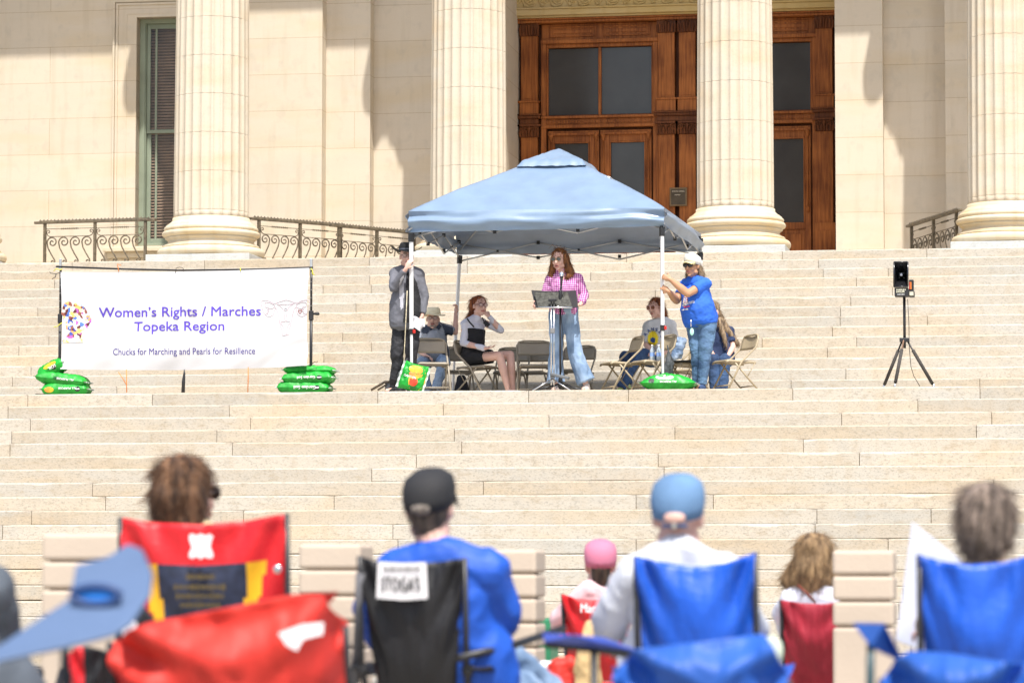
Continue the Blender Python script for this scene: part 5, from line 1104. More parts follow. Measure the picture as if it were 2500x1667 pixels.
H.face(t, None, 0, False); H.glasses(t, M('amber_lens', (.20, .06, .03), .1, .03, spec=.8), M('pink_frame', (.85, .50, .42), .35), (.031, .026), True, th=.0055)
m_ = MB(); torso(m_, J, .026, 1.02, .125, .0)
for a in 'AB': limb(m_, J['s'+a], J['s'+a].lerp(J['e'+a], .9), .066, .068, 0, True)
ts = organic(m_, 'tee_shirt', M('white_tee', (.60, .60, .60), .85, .05, 5, .25, 60), t, .009, 2, .018, (7, 7, 5), 9); B = bvh(ts)
sfl = M('sunflower_yellow', (.80, .62, .02), .7, .08); NV2 = M('navy_print', (.03, .08, .25), .7)
sunpts = []
for i in range(36): a = 2*math.pi*i/36; rr = 21 if i % 2 else 16; sunpts.append((1594+rr*math.cos(a)*.72, 826+rr*math.sin(a)))
patch('sunflower_print', sfl, sunpts, t, B, Yp=Y); patch('sunflower_heart', NV2, [(1594+6*math.cos(a/10*6.28), 830+7*math.sin(a/10*6.28)) for a in range(10)], t, B, .010, Yp=Y)
for i, chh in enumerate('KANSAS'):
    a = math.radians(150-i*24); cx_, cy_ = 1594+19*math.cos(a), 826-25*math.sin(a); w0 = at(cx_-3, cy_+4, Y-.3)
    text('lettering', chh, NV2, t, w0, .032, .042, right=V((math.cos((a-math.pi/2)), 0, math.sin(a-math.pi/2))), up=V((math.cos(a), 0, math.sin(a))), bold=.03, onto=B, lift=.010)
DJ = M('dark_jeans', (.018, .045, .12), .85, .2, 5, .4, 60, col2=(.05, .11, .24)); m_ = MB(); torso(m_, J, .012, 1, .12, 0, 1, .1)
for a in 'AB': limb(m_, J['h'+a], J['k'+a], .098, .080); m_.rc(J['k'+a], .080, J['a'+a]+V((0, 0, .02)), .065, 12, True)
organic(m_, 'jeans', DJ, t, .009, 2, .014, (9, 9, 9), 10); shoes(t, J, M('lime_white_sneaker', (.72, .75, .55), .6, .2, 30, col2=(.45, .62, .06)), M('white_sole', (.7, .7, .7), .6)); hairdo(t, H, [((-.05, -.03, .04), .045, (-.07, -.04, -.02), .03), ((.05, -.03, .04), .05, (.07, -.04, -.03), .035), ((0, -.08, -.02), .055, (.01, -.12, -.07), .05), ((.01, -.13, -.05), .042, (.02, -.13, -.12), .036)], RH, amp=.013, seed=7, capc=(0, -.026, .048), capr=(.083, .096, .084))
MB().lathe(H.p(0, -.0, -.135), [(.056, 0), (.058, .004), (.056, .008)], 20, cap=False).out('necklace', M('beads', (.35, .3, .25), .5), t)
# ------------------------------------------------ standing woman in blue, holding the right front leg
Y = 40.0
J = dict(sA=q(1673, 694, .10), eA=q(1652, 734, .0), wA=q(1632, 711, -.30), sB=q(1722, 692, -.08), eB=q(1679, 717, -.30), wB=q(1636, 682, -.35), hA=q(1697, 790, .05), hB=q(1727, 790, -.05), kA=fl(1703, Y-.02, .50), aA=fl(1701, Y+.03, .09), kB=fl(1722, Y-.08, .50), aB=fl(1714, Y-.08, .09), fwd=V((-.62, -.78, 0)))
J['tA'] = J['aA']+V((-.04, -.17, 0)); J['tB'] = J['aB']+V((-.05, -.16, 0))
H = Head(q(1690, 650, -.02), (-.42, -.9, -.05), k=1.02)
t = person('standing woman in a white cap and bright blue shirt gripping the right canopy leg', J, H)
body(t, J, H, SK3, False, 1.15, .008, [(J['wA'], (-.8, .0, .55), (.1, 1, 0), dict(side=1, curl=1.0)), (J['wB'], (-.9, .05, .35), (.1, 1, 0), dict(side=-1, curl=1.0))], 1.22, .92, .13, .03)
H.face(t, None, 0, False); H.glasses(t, LENS, GFR, (.030, .023), th=.004)
BLUE = M('bright_blue_cotton', (.022, .125, .60), .8, .10, 4, .25, 50); m_ = MB(); torso(m_, J, .024, 1.16, .155, .035)
for a in 'AB': limb(m_, J['s'+a], J['s'+a].lerp(J['e'+a], .62), .074, .074, 0, True)
bt_ = organic(m_, 'tee_shirt', BLUE, t, .009, 3, .012, (7, 7, 7), 11); B = bvh(bt_)
text('lettering', "WOMEN'S MARCH", WPR, t, at(1661, 745, Y-.35), .165, .032, right=V((.97, 0, .24)).normalized(), up=V((-.24, 0, .97)), bold=.03, onto=B, lift=.006)
patch('small_print', M('red_print', (.6, .05, .1), .6), [(1669, 748), (1684, 746), (1684, 749), (1669, 751)], t, B, .008); patch('small_print', WPR, [(1664, 756), (1680, 753), (1680, 755.5), (1664, 758)], t, B, .008)
m2 = MB(); o0 = parent_origin(t); rnd = random.Random(5)
for i in range(11):
    for j in range(15):
        px, py = 1659+i*1.25, 718+j*1.55
        if (i-5)**2/30+(j-7)**2/60 > 1 or rnd.random() < .22: continue
        m2.cur = rnd.randrange(len(pal)); w = at(px, py, Y-.5); h = B.ray_cast(w-o0, V((0, 1, 0)), 1.2)
        if h[0] is not None: c0 = h[0]+o0-V((0, .006, 0)); m2.poly([c0+V((dx*.0033, 0, dz__*.004)) for dx, dz__ in ((-1, -1), (1, -1), (1, 1), (-1, 1))])
if m2.v: m2.out('printed_emblem', PM, t)
FJ = M('mid_blue_jeans', (.045, .10, .22), .85, .2, 4, .4, 60, col2=(.15, .27, .44)); m_ = MB(); torso(m_, J, .018, 1.12, .15, 0, 1, .1)
for a in 'AB': limb(m_, J['h'+a], J['k'+a], .122, .088); m_.rc(J['k'+a], .086, J['a'+a]+V((0, 0, .0)), .058, 12, True)
organic(m_, 'jeans', FJ, t, .009, 2, .009, (10, 10, 12), 12); shoes(t, J, M('navy_shoe', (.03, .06, .14), .7), M('white_sole', (.7, .7, .7), .6))
def cap_(t, H, mat, brim, name='cap', bm=None, s=1.0, tilt=0, back=False):
    hc = H.p(0, -.014, .036); m_ = MB(); m_.lathe((0, 0, 0), [(.086, -.028), (.092, .008), (.092, .040), (.083, .072), (.052, .096), (.003, .104)], 32, lambda a, r_, z: s*r_*H.k*(1+.15*abs(math.sin(a)))); m_.v = [hc+H.R @ V((v.x, v.y, v.z*H.k+v.y*.28)) for v in m_.v]; o = m_.out(name, mat, t, smooth_all=True)
    sg = -1 if back else 1
    b_ = MB(); b_.grid(lambda u_, v_: hc + H.R @ V(((.078)*math.cos(math.pi*(.06+.88*u_))*(1+.05*v_), sg*(.055+(.065+.055*v_)*math.sin(math.pi*(.06+.88*u_))), -.012-.035*v_*abs(math.cos(math.pi*u_))**2 - .012*v_ + .028)), 16, 5); b_.out('cap_brim', brim, o, solid=.004)
    mm = MB(); H.e(mm, (0, -.010, .140), (.008, .008, .005), nu=8, nv=6); mm.out('cap_button', mat, o); return o
cap_(t, H, M('white_cap', (.75, .73, .66), .8, .03), M('cream_brim', (.70, .60, .28), .8)); GB = HM('grey_brown_hair', (.12, .07, .04), (.42, .30, .18))
hairdo(t, H, [((-.06, -.03, .0), .032, (-.075, -.03, -.12), .03), ((-.075, -.03, -.12), .03, (-.06, -.02, -.17), .018), ((.06, -.04, .0), .035, (.085, -.05, -.10), .034), ((.085, -.05, -.10), .034, (.10, -.05, -.15), .02), ((0, -.08, 0), .05, (0, -.09, -.12), .04)], GB, amp=.014, seed=8, cap=False)
kc = q(1687, 790, -.33); MB().tube([kc+V((0, 0, .05)), kc, kc-V((0, 0, .04))], .006, 6).out('key_ring', CHROME, t); MB().ell(kc-V((-.01, 0, .10)), (.025, .008, .045)).out('key_fob', M('mint_plastic', (.4, .75, .6), .4), t)
# ------------------------------------------------ seated woman behind, long hair
Y = 41.7
J = dict(sA=q(1733, 808, .0), eA=q(1728, 850, -.05), wA=q(1745, 872, -.25), sB=q(1779, 806, .05), eB=q(1790, 846, -.03), wB=q(1778, 868, -.25), hA=q(1742, 880), hB=q(1774, 880), kA=q(1742, 880, -.38), kB=q(1768, 880, -.38), aA=fl(1744, Y-.42, .09), aB=fl(1765, Y-.40, .09), fwd=V((-.1, -1, 0)))
H = Head(q(1738, 762, -.08), (-.5, -.85, -.2), k=1.0)
t = person('seated woman in navy with very long brown hair, half hidden behind the woman in blue', J, H)
body(t, J, H, SK2, False, .95, .008, [(J['wA'], (.3, -1, -.1), (0, 0, -1), dict(side=1, curl=.4, k=.93)), (J['wB'], (-.6, -.8, -.1), (0, 0, -1), dict(side=-1, curl=.4, k=.93))])
H.face(t)
m_ = MB(); torso(m_, J, .024, 1.02, .12)
for a in 'AB': limb(m_, J['s'+a], J['s'+a].lerp(J['e'+a], .75), .062, .062, 0, True)
organic(m_, 'navy_top', M('navy_cotton', (.018, .035, .095), .85, .1, 5, .2, 60), t, .009, 2, .016, (7, 7, 5), 13)
m_ = MB(); torso(m_, J, .012, 1, .12, 0, 1, .1)
for a in 'AB': limb(m_, J['h'+a], J['k'+a], .095, .078); m_.rc(J['k'+a], .078, J['a'+a]+V((0, 0, .02)), .062, 12, True)
organic(m_, 'jeans', DJ, t, .009, 2, .012, (9, 9, 9), 14); shoes(t, J, BT)
hairdo(t, H, [((0, -.06, 0), .07, (.03, -.10, -.12), .06), ((.04, -.08, -.10), .05, (.13, -.10, -.26), .045), ((.13, -.10, -.26), .045, (.22, -.14, -.42), .03), ((.10, .0, -.10), .035, (.17, .05, -.30), .03), ((.17, .05, -.30), .03, (.21, .08, -.42), .015), ((-.06, -.02, 0), .04, (-.07, 0, -.2), .03)], GB, amp=.016, seed=9, fs=(26, 26, 6))
m_ = MB(); q0 = at(1657, 848, 40.95); m_.rc(q0+V((-.06, 0, .08)), .045, q0+V((.05, .02, .10)), .04); m_.rc(q0+V((.05, 0, .08)), .045, q0+V((.0, -.03, -.10)), .05); m_.rc(q0+V((-.05, 0, .05)), .045, q0+V((-.04, -.04, -.13)), .045)
tag(organic(m_, 'denim_jacket', M('pale_denim', (.17, .27, .44), .85, .2, 8, .4, 50, col2=(.38, .48, .62)), None, .01, 2, .022, (12, 12, 9), 2), 'crumpled pale denim jacket draped over a chair behind the woman in blue', 'jacket')
# ============================================================ AUDIENCE IN FRONT
# ---- grooved stone pillars
PL = M('beige_precast', (.52, .43, .34), .8, .05, 2, .15, 60)
def pillar(px0, px1, ptop, Y, label, pitch=.118, n=6):
    x0, x1 = X(px0, Y), X(px1, Y); w = x1-x0; zt = at(px0, ptop, Y).z; t = thing('stone_pillar', label, 'pillar', ((x0+x1)/2, Y+w/2, GZ), 'grooved pillars between plaza and steps')
    z = zt; m_ = MB()
    for i in range(n):
        nz = z-pitch
        o = MB().bb(x0, x1, Y, Y+w, nz+.006, z).out('drum' if False else 'stone_course', PL, t, bevel=.016); z = nz
        if z < GZ+.2: break
    if z > GZ: MB().bb(x0, x1, Y, Y+w, GZ-.01, z).out('shaft', PL, t, bevel=.016)
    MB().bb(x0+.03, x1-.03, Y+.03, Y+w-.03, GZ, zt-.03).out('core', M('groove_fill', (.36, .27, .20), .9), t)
pillar(106, 290, 1302, 13.2, 'grooved beige pillar on the left behind the blue cup holder arm', n=3)
pillar(731, 882, 1328, 14.6, 'grooved beige pillar between the red chair and the black chair', n=5)
pillar(1160, 1309, 1341, 15.6, 'grooved beige pillar right of the man in the blue jacket', n=5)
pillar(2029, 2178, 1343, 15.2, 'grooved beige pillar beside the blond woman, right of her red chair', n=3)
# ---- camp chairs
CBLK = M('black_nylon', (.012, .012, .014), .55, .1, 8, .3, 70)
def cloth_panel(name, top, zb, Y, mat, par, nu=44, nv=30, taper=.12, bulge=.05, lean=.12, folds=.012, dip=0, seed=0, mfn=None, solid=.004):
    "hanging chair cloth under a top edge given in photo pixels; dy as third value"
    P = [at(p[0], p[1], Y+(p[2] if len(p) > 2 else 0)) for p in top]; L = [0]
    for i in range(1, len(P)): L.append(L[-1]+(P[i]-P[i-1]).length)
    def edge(u):
        d = u*L[-1]; i = 0
        while i < len(P)-2 and L[i+1] < d: i += 1
        return P[i].lerp(P[i+1], (d-L[i])/max(1e-6, L[i+1]-L[i]))
    cx = (P[0].x+P[-1].x)/2
    def fn(u, v):
        p = edge(u); z = p.z + (zb-p.z)*v - dip*4*u*(1-u)*(1-v); x = cx + (p.x-cx)*(1-taper*v)
        s_ = v - .5*(1-(2*u-1)**2); fo = folds*(1.5*math.sin(s_*17+seed)*math.exp(-2.2*v)*(.35+.65*abs(2*u-1)) + noise.noise(V(((u-.5)*4+seed, v*2.2, seed)))*1.2 + .35*noise.noise(V(((u-.5)*(1.5-v)*15+seed, v*3, seed+4))))
        fo += folds*.6*(.35-abs(noise.noise(V(((u-.5)*(1.7-v)*5+v*3*(1 if u > .5 else -1)+seed, v*4+seed, 2))))*1.5)
        cr = folds*1.1*math.sin((v+abs(u-.5)*2.0)*16)*max(0, abs(u-.5)*2-.35)*max(0, 1-v*1.6)
        y = p.y + lean*v - bulge*math.sin(math.pi*u)*math.sin(math.pi*min(1, v*1.1)) + fo + cr
        return V((x, y, z))
    g = MB(); g.grid(fn, nu, nv)
    if mfn:
        for k in range(nu):
            for j in range(nv): g.mi[k*nv+j] = mfn((k+.5)/nu, (j+.5)/nv)
    return g.out(name, mat, par, solid=solid)
def camp_chair(label, Y, top, mat, taper=.12, mfn=None, dip=0, arms=True, armmat=None, seed=0, lean=.14, bulge=.05, zseat=.40, folds=.012, face=1, group='camping chairs of the audience'):
    p0, p1 = at(top[0][0], top[0][1], Y), at(top[-1][0], top[-1][1], Y); xm = (p0.x+p1.x)/2; hw = abs(p1.x-p0.x)/2
    t = thing('camp_chair', label, 'camping chair', (xm, Y+.3, GZ), group); m0 = mat[0] if isinstance(mat, list) else mat
    zs = GZ+zseat
    cloth_panel('backrest', top, zs, Y, mat, t, taper=taper, mfn=mfn, dip=dip, seed=seed, lean=lean, bulge=bulge, folds=folds)
    st_ = MB(); st_.grid(lambda u, v: V((xm+(2*u-1)*hw*(.88+.12*v), Y+lean+.44*v, zs-.05*math.sin(math.pi*u)+.03*v)), 12, 10); st_.out('seat', m0, t, solid=.005)
    for a, pt in ((-1, p0), (1, p1)):
        MB().tube([pt+V((0, .012, .0)), V((xm+a*hw, Y+.06, GZ+.62)), V((xm+a*(hw-.02), Y+lean+.06, zs))], .010, 8).out('pole', BLK, t)
        MB().tube([V((xm+a*hw, Y+.07, GZ+.63)), V((xm+a*hw*.95, Y+.60, GZ+.02))], .010, 8).out('leg', BLK, t); MB().tube([V((xm+a*hw*.9, Y+.56, GZ+.63)), V((xm+a*hw*1.02, Y+.06, GZ+.02))], .010, 8).out('leg', BLK, t)
        MB().tube([V((xm-a*hw, Y+.07, GZ+.03)), V((xm+a*hw, Y+lean+.05, zs-.03))], .009, 8).out('leg', BLK, t); MB().tube([V((xm-a*hw, Y+.58, GZ+.03)), V((xm+a*hw, Y+.58, zs))], .009, 8).out('leg', BLK, t)
        MB().ell(V((xm+a*hw, Y+.07, GZ+.63)), (.022, .022, .026)).out('joint', BLKP, t)
        if arms:
            ar = MB(); ar.grid(lambda u, v: V((xm+a*(hw+.0+.085*u), Y+.05+.5*v, GZ+.645-.035*math.sin(math.pi*v)-.008*math.sin(math.pi*u))), 6, 12); ar.out('arm_rest', armmat or m0, t, solid=.006)
    return t
CRED = M('red_nylon', (.62, .012, .018), .5, .10, 5, .25, 60); CNAV = M('navy_mesh', (.018, .025, .055), .6, .2, 30, .3, 200); CYEL = M('yellow_nylon', (.80, .42, .01), .5, .06)
CBLU = M('royal_nylon', (.008, .085, .50), .45, .12, 4, .25, 60); CMAR = M('maroon_mesh', (.33, .012, .03), .55, .1, 10, .3, 200)
def zone(u, v):
    band = .20
    if v < band: return 0
    a = abs(2*u-1); e = .54 - .1*(v-band)
    if a < e: return 1
    if a < e+.24-.40*(v-band): return 2
    return 0
t = camp_chair('big red camping chair with navy mesh and yellow stripes, under the brown haired woman', 11.3, [(291, 1262), (360, 1274), (487, 1280), (610, 1270), (698, 1253)], [CRED, CNAV, CYEL], .12, zone, arms=True, seed=1, armmat=CBLK, folds=.014)
Yc = 11.3
def flat_mark(name, pts, mat, par, Y, th=.003): return MB().prism([at(x_, y_, Y) for x_, y_ in pts], V((0, th, 0))).out(name, mat, par)
W2 = M('white_mark', (.82, .80, .80), .6, .02)
flat_mark('white_logo', [(462, 1305), (470, 1302), (478, 1308), (490, 1302), (502, 1308), (511, 1303), (520, 1308), (515, 1322), (513, 1335), (520, 1352), (519, 1361), (508, 1362), (500, 1357), (490, 1364), (480, 1357), (470, 1362), (461, 1359), (462, 1350), (469, 1335), (462, 1318)], W2, t, Yc-.075)
MB().ell(at(677, 1389, Yc-.03), (.016, .006, .016)).out('grommet', CHROME, t)
YD2 = M('dim_yellow_print', (.10, .07, .02), .7)
[marks('blurred_print', YD2, t, at(x_, y_, Yc-.09), w_, .022, 8, seed=y_) for x_, y_, w_ in ((455, 1415, .10), (425, 1440, .18), (430, 1462, .17), (440, 1484, .14))]
tb_ = camp_chair('black camping chair with a white square patch, under the man in the blue jacket', 10.9, [(876, 1357), (930, 1372), (1003, 1376), (1080, 1370), (1133, 1362)], CBLK, .34, None, seed=2, bulge=.06)
flat_mark('white_patch', [(923, 1371), (985, 1374), (1040, 1372), (1044, 1460), (985, 1464), (919, 1459)], W2, tb_, 10.9-.055)
text('lettering', "STOGA'S", CBLK, tb_, at(930, 1441, 10.9-.062), .135, .048, bold=.03); marks('small_print', CBLK, tb_, at(935, 1392, 10.9-.062), .13, .014, 10)
MB().tube([at(1118, 1606, 10.9), at(1250, 1575, 11.1), at(1376, 1533, 11.4)], .014, 8).out('arm_bar', BLK, tb_)
MB().tube([at(880, 1400, 10.9), at(876, 1500, 10.95), at(868, 1667, 11)], .016, 8).out('side_bar', M('grey_bar', (.12, .12, .13), .5), tb_)
camp_chair('royal blue camping chair under the man in the white shirt', 10.9, [(1551, 1357), (1620, 1372), (1692, 1383), (1775, 1374), (1843, 1348)], CBLU, .16, seed=3, bulge=.07)
tr3 = camp_chair('small bright red camping chair under the person in the pink cap', 16.9, [(1373, 1450), (1410, 1461), (1450, 1464), (1520, 1455)], CRED, .12, seed=4)
text('lettering', 'Mac', W2, tr3, at(1418, 1494, 16.84), .075, .045, bold=.03)
camp_chair('dark red mesh camping chair under the blond woman beside the pillar', 16.0, [(1907, 1464), (1960, 1472), (2010, 1474), (2072, 1466)], CMAR, .10, seed=5)
camp_chair('royal blue camping chair at the right edge under the grey brown haired person', 10.6, [(2244, 1354), (2310, 1372), (2373, 1378), (2450, 1372), (2530, 1352)], CBLU, .14, seed=6, bulge=.08)
# nearer, empty chairs seen from behind
CRED2 = M('bright_red_nylon', (.72, .045, .03), .6, .08, 4, .2, 50, trans=.25); CBLU2 = M('bright_royal_nylon', (.025, .12, .50), .55, .08, 4, .2, 50, trans=.2)
rn = camp_chair('empty bright red camping chair turned away in the left foreground with a white label', 8.9, [(264, 1568, .0), (374, 1516, -.05), (543, 1485, -.06), (708, 1452, -.02), (790, 1452, .10), (842, 1528, .22)], CRED2, .06, seed=8, bulge=.10, folds=.035, arms=False)
flat_mark('white_label', [(679, 1545), (735, 1524), (790, 1518), (788, 1548), (740, 1560), (725, 1588), (700, 1575)], W2, rn, 8.70)
MB().prism([at(700, 1452, 8.9), at(760, 1446, 9.0), at(824, 1444, 9.1), at(806, 1470, 9.1), at(740, 1475, 9.0)], V((0, .01, 0))).out('arm_flap', CRED2, rn)
camp_chair('empty bright blue camping chair in the foreground behind the man in the white shirt', 8.8, [(1501, 1632), (1549, 1584), (1620, 1576), (1740, 1562), (1860, 1547), (1892, 1578), (1924, 1667)], CBLU2, .03, seed=9, bulge=.10, folds=.035, arms=False)
b2 = camp_chair('bright blue camping chair at the bottom right corner, empty and nearest the camera', 8.6, [(2152, 1660), (2190, 1606), (2220, 1588), (2330, 1596), (2420, 1610), (2540, 1622)], CBLU2, .03, seed=10, bulge=.10, folds=.035, arms=False)
MB().prism([at(2083, 1520, 8.6), at(2160, 1521, 8.6), at(2178, 1560, 8.6), at(2206, 1610, 8.7), at(2186, 1606, 8.7), at(2126, 1577, 8.6)], V((0, .02, -.004))).out('arm_rest', CBLU2, b2)
MB().tube([at(2126, 1570, 8.62), at(2124, 1700, 8.62), V((X(2124, 8.62), 8.62, GZ))], .011, 8).out('arm_post', M('teal_steel', (.03, .07, .08), .4), b2)
ab = thing('camp_chair', 'blue and black chair arm reaching in between the black chair and the blue chair', 'camping chair', fl(1400, 9.6, GZ), 'camping chairs of the audience')
MB().prism([at(1325, 1545, 9.5), at(1400, 1550, 9.5), at(1470, 1556, 9.6), at(1560, 1590, 9.7), at(1470, 1580, 9.6), at(1330, 1566, 9.5)], V((0, .05, 0))).out('arm_rest', M('violet_blue_nylon', (.05, .09, .42), .45), ab)
MB().tube([at(1330, 1570, 9.55), at(1450, 1582, 9.6), at(1560, 1600, 9.7)], .013, 8).out('arm_bar', BLK, ab); MB().tube([at(1450, 1590, 9.6), V((X(1450, 9.6), 9.6, GZ))], .012, 8).out('leg', BLK, ab)
# slate blue arm with cup holder, far left, nearest of all
Yq = 7.1; SL = M('slate_blue_nylon', (.075, .125, .23), .6, .06, 3, .2, 50)
cu_ = thing('camp_chair', 'slate blue camping chair arm with round cup holder, nearest the camera at far left', 'camping chair', fl(40, Yq, GZ), 'camping chairs of the audience')
out_ = [(-220, 1660), (-120, 1610), (0, 1572), (70, 1525), (165, 1462), (176, 1420), (183, 1378), (205, 1372), (260, 1358), (311, 1325), (345, 1338), (371, 1398), (366, 1450), (318, 1522), (282, 1546), (240, 1558), (150, 1580), (0, 1612), (-120, 1680), (-220, 1760)]
m_ = MB(); m_.prism([at(x_, y_, Yq+(y_-1450)*-.0012) for x_, y_ in out_], V((0, .018, -.006))); m_.out('arm_rest', SL, cu_, bevel=.006)
cc0 = at(236, 1452, Yq-.035); m_ = MB(); m_.tube([cc0+V((math.cos(a)*.055, -.004, math.sin(a)*.020)) for a in [2*math.pi*i/24 for i in range(25)]], .008, 8); m_.out('cup_ring', M('dark_blue_trim', (.02, .05, .15), .5), cu_)
MB().ell(cc0+V((0, .002, -.004)), (.052, .004, .017)).out('cup_pocket', M('bright_blue_mesh', (.01, .16, .55), .5), cu_)
for px in (160, -60): MB().tube([at(px, 1560, Yq+.06), V((X(px, Yq+.06), Yq+.06, GZ))], .011, 8).out('leg', BLK, cu_)
cloth_panel('backrest', [(-420, 1380), (-300, 1395), (-130, 1380)], GZ+.4, Yq-.1, SL, cu_, solid=.004)
# black and red chair bits low on the left
lc = camp_chair('black and red camping chair low between the red chair and the slate blue arm', 9.6, [(162, 1600), (185, 1580), (215, 1576), (262, 1590)], [CBLK, CRED], .02, lambda u, v: 1 if u < .45 else 0, seed=12, arms=False)
flat_mark('white_tag', [(297, 1512), (320, 1506), (334, 1520), (330, 1556), (300, 1556)], W2, lc, 9.5); MB().prism([at(285, 1495, 9.7), at(345, 1480, 9.7), at(372, 1510, 9.7), at(350, 1570, 9.7), at(280, 1580, 9.7)], V((0, .03, 0))).out('side_pouch', CBLK, lc)
camp_chair('sliver of a red camping chair at the bottom left corner under the slate arm', 10.2, [(20, 1600), (37, 1592), (62, 1600), (75, 1640)], CRED, .02, seed=13, arms=False)
# ---- audience members (seen from behind)
def seated(label, Y, head, sh, el, wr, shirt, hk=1.0, hf=(0, 1, 0), male=True, w=1.0, SKm=SK2, armless=False, voxel=.009, seed=0, sleeve=1.0, pants=None, lean=0, collar=True, fold=.014, dep=.12):
    s0, s1 = sh; q = lambda p, dy: at(p[0], p[1], Y+dy)
    xm = (at(*s0, Y).x+at(*s1, Y).x)/2
    J = dict(sA=q(s0, .14), sB=q(s1, .14), eA=q(el[0], .22), eB=q(el[1], .22), wA=q(wr[0], .48), wB=q(wr[1], .48), hA=V((xm-.10, Y+.26, GZ+.50)), hB=V((xm+.10, Y+.26, GZ+.50)), kA=V((xm-.16, Y+.72, GZ+.54)), kB=V((xm+.16, Y+.72, GZ+.54)), aA=V((xm-.17, Y+.74, GZ+.10)), aB=V((xm+.17, Y+.74, GZ+.10)), fwd=V((0, 1, 0)))
    H = Head(at(head[0], head[1], Y+.17), hf, k=hk); t = person(label, J, H)
    body(t, J, H, SKm, male, w, voxel, [(J['wA'], (.2, 1, -.1), (0, 0, -1), dict(side=1, curl=.4)), (J['wB'], (-.2, 1, -.1), (0, 0, -1), dict(side=-1, curl=.4))]); H.face(t)
    m_ = MB(); torso(m_, J, .024, w*1.04, dep)
    for a in 'AB':
        if sleeve >= 1: limb(m_, J['s'+a], J['e'+a], .066*w, .058*w); limb(m_, J['e'+a], J['w'+a].lerp(J['e'+a], .1), .058*w, .044, 0, True)
        else: limb(m_, J['s'+a], J['s'+a].lerp(J['e'+a], sleeve), .064*w, .064*w, 0, True)
    ms_, mh_, u, r, f = torso_frame(J)
    if collar: m_.rc(ms_+u*.02, .075*w, H.p(0, -.02, -.105), .060*hk, 12, True)
    organic(m_, 'shirt', shirt, t, voxel, 3, fold, (6, 6, 5), seed)
    m_ = MB(); torso(m_, J, .014, 1, .12, 0, 1, .1)
    for a in 'AB': limb(m_, J['h'+a], J['k'+a], .095, .078); m_.rc(J['k'+a], .078, J['a'+a]+V((0, 0, .02)), .062, 12, True)
    organic(m_, 'trousers', pants or DJ, t, .012, 2, .012, (9, 9, 9), seed+1); shoes(t, J, BT); return t, H, J
BH = HM('brown_highlight_hair', (.028, .013, .008), (.23, .115, .055), (20, 20, 4)); BLO = HM('sandy_blond_hair', (.16, .085, .035), (.50, .33, .17), (20, 20, 4)); GRB = HM('grey_brown_short_hair', (.13, .095, .07), (.40, .31, .25), (22, 22, 5))
t, H, J = seated('woman with layered brown hair and sunglasses looking right, in the big red chair', 11.3, (456, 1212), ((405, 1335), (540, 1330)), ((345, 1420), (590, 1400)), ((350, 1500), (600, 1490)), M('pale_yellow_cotton', (.68, .58, .34), .85, .05), 1.0, (.55, .82, .02), False, .95, seed=21)
hairdo(t, H, [((0, -.06, .0), .085, (0, -.07, -.09), .06), ((.06, -.02, .0), .045, (.065, -.03, -.08), .04), ((-.06, -.03, .0), .055, (-.065, -.04, -.10), .045), ((0, -.03, .10), .05, (0, -.06, .08), .06)], BH, amp=.022, seed=31, fs=(24, 24, 9), capr=(.092, .106, .096))
H.glasses(t, LENS, GFR, (.028, .022), th=.003)
t, H, J = seated('man in a black cap and royal blue jacket in the black chair', 10.9, (1050, 1242), ((968, 1388), (1188, 1388)), ((905, 1480), (1232, 1490)), ((940, 1580), (1200, 1600)), M('royal_blue_jacket', (.010, .085, .48), .6, .10, 4, .25, 50, spec=.5), .92, (.12, .99, 0), True, 1.1, seed=22, pants=BJ)
cap_(t, H, M('black_cap_cloth', (.016, .016, .018), .8, .1), BT, bm=None, s=.97); hairdo(t, H, [((0, -.035, -.05), .058, (0, -.030, -.080), .050)], HM('dark_grey_hair', (.02, .015, .012), (.16, .12, .09)), amp=.004, seed=32, capc=(0, -.024, -.004), capr=(.077, .080, .075), fuzz=90)
m_ = MB(); H.e(m_, (0, -.103, -.002), (.036, .018, .022)); m_.out('hair_in_cap_opening', HM('greying_hair', (.16, .13, .11), (.42, .36, .30)), t)
t, H, J = seated('man in a faded blue cap and white shirt in the royal blue chair', 10.9, (1656, 1262), ((1558, 1396), (1760, 1396)), ((1492, 1500), (1818, 1490)), ((1480, 1570), (1850, 1560)), M('white_shirt_cloth', (.60, .62, .67), .8, .04, 4, .2, 40), .96, (0, 1, 0), True, 1.12, seed=23, fold=.02)
cap_(t, H, M('faded_blue_cap', (.11, .21, .36), .85, .08, 10, .2, 80), M('faded_blue_brim', (.11, .21, .36), .85), s=.96); m_ = MB(); H.e(m_, (0, -.105, -.004), (.036, .016, .022)); m_.out('scalp_in_cap_opening', SK2, t); MB().box(H.p(0, -.116, -.030), (.014, .006, .018)).out('cap_clip', CHROME, t)
MB().tube([H.p(x_, -.110+abs(x_)*.35, -.030) for x_ in (-.04, -.02, 0, .02, .04)], .007, 6).out('cap_strap', M('navy_strap', (.04, .09, .2), .7), t)
t, H, J = seated('person in a pink cap and pale pink top in the small red chair', 17.4, (1466, 1380), ((1405, 1470), (1495, 1470)), ((1362, 1510), (1520, 1510)), ((1372, 1545), (1510, 1550)), M('pale_pink_cotton', (.72, .48, .50), .85, .05), .92, (-.15, 1, 0), False, .9, seed=24)
cap_(t, H, M('pink_cap_cloth', (.52, .17, .26), .85, .05), M('pink_brim', (.5, .17, .25), .85), s=.97); hairdo(t, H, [((0, -.06, -.02), .055, (0, -.06, -.08), .045)], HM('dark_short_hair', (.02, .012, .008), (.08, .05, .03)), amp=.005, seed=34, cap=False, fuzz=90)
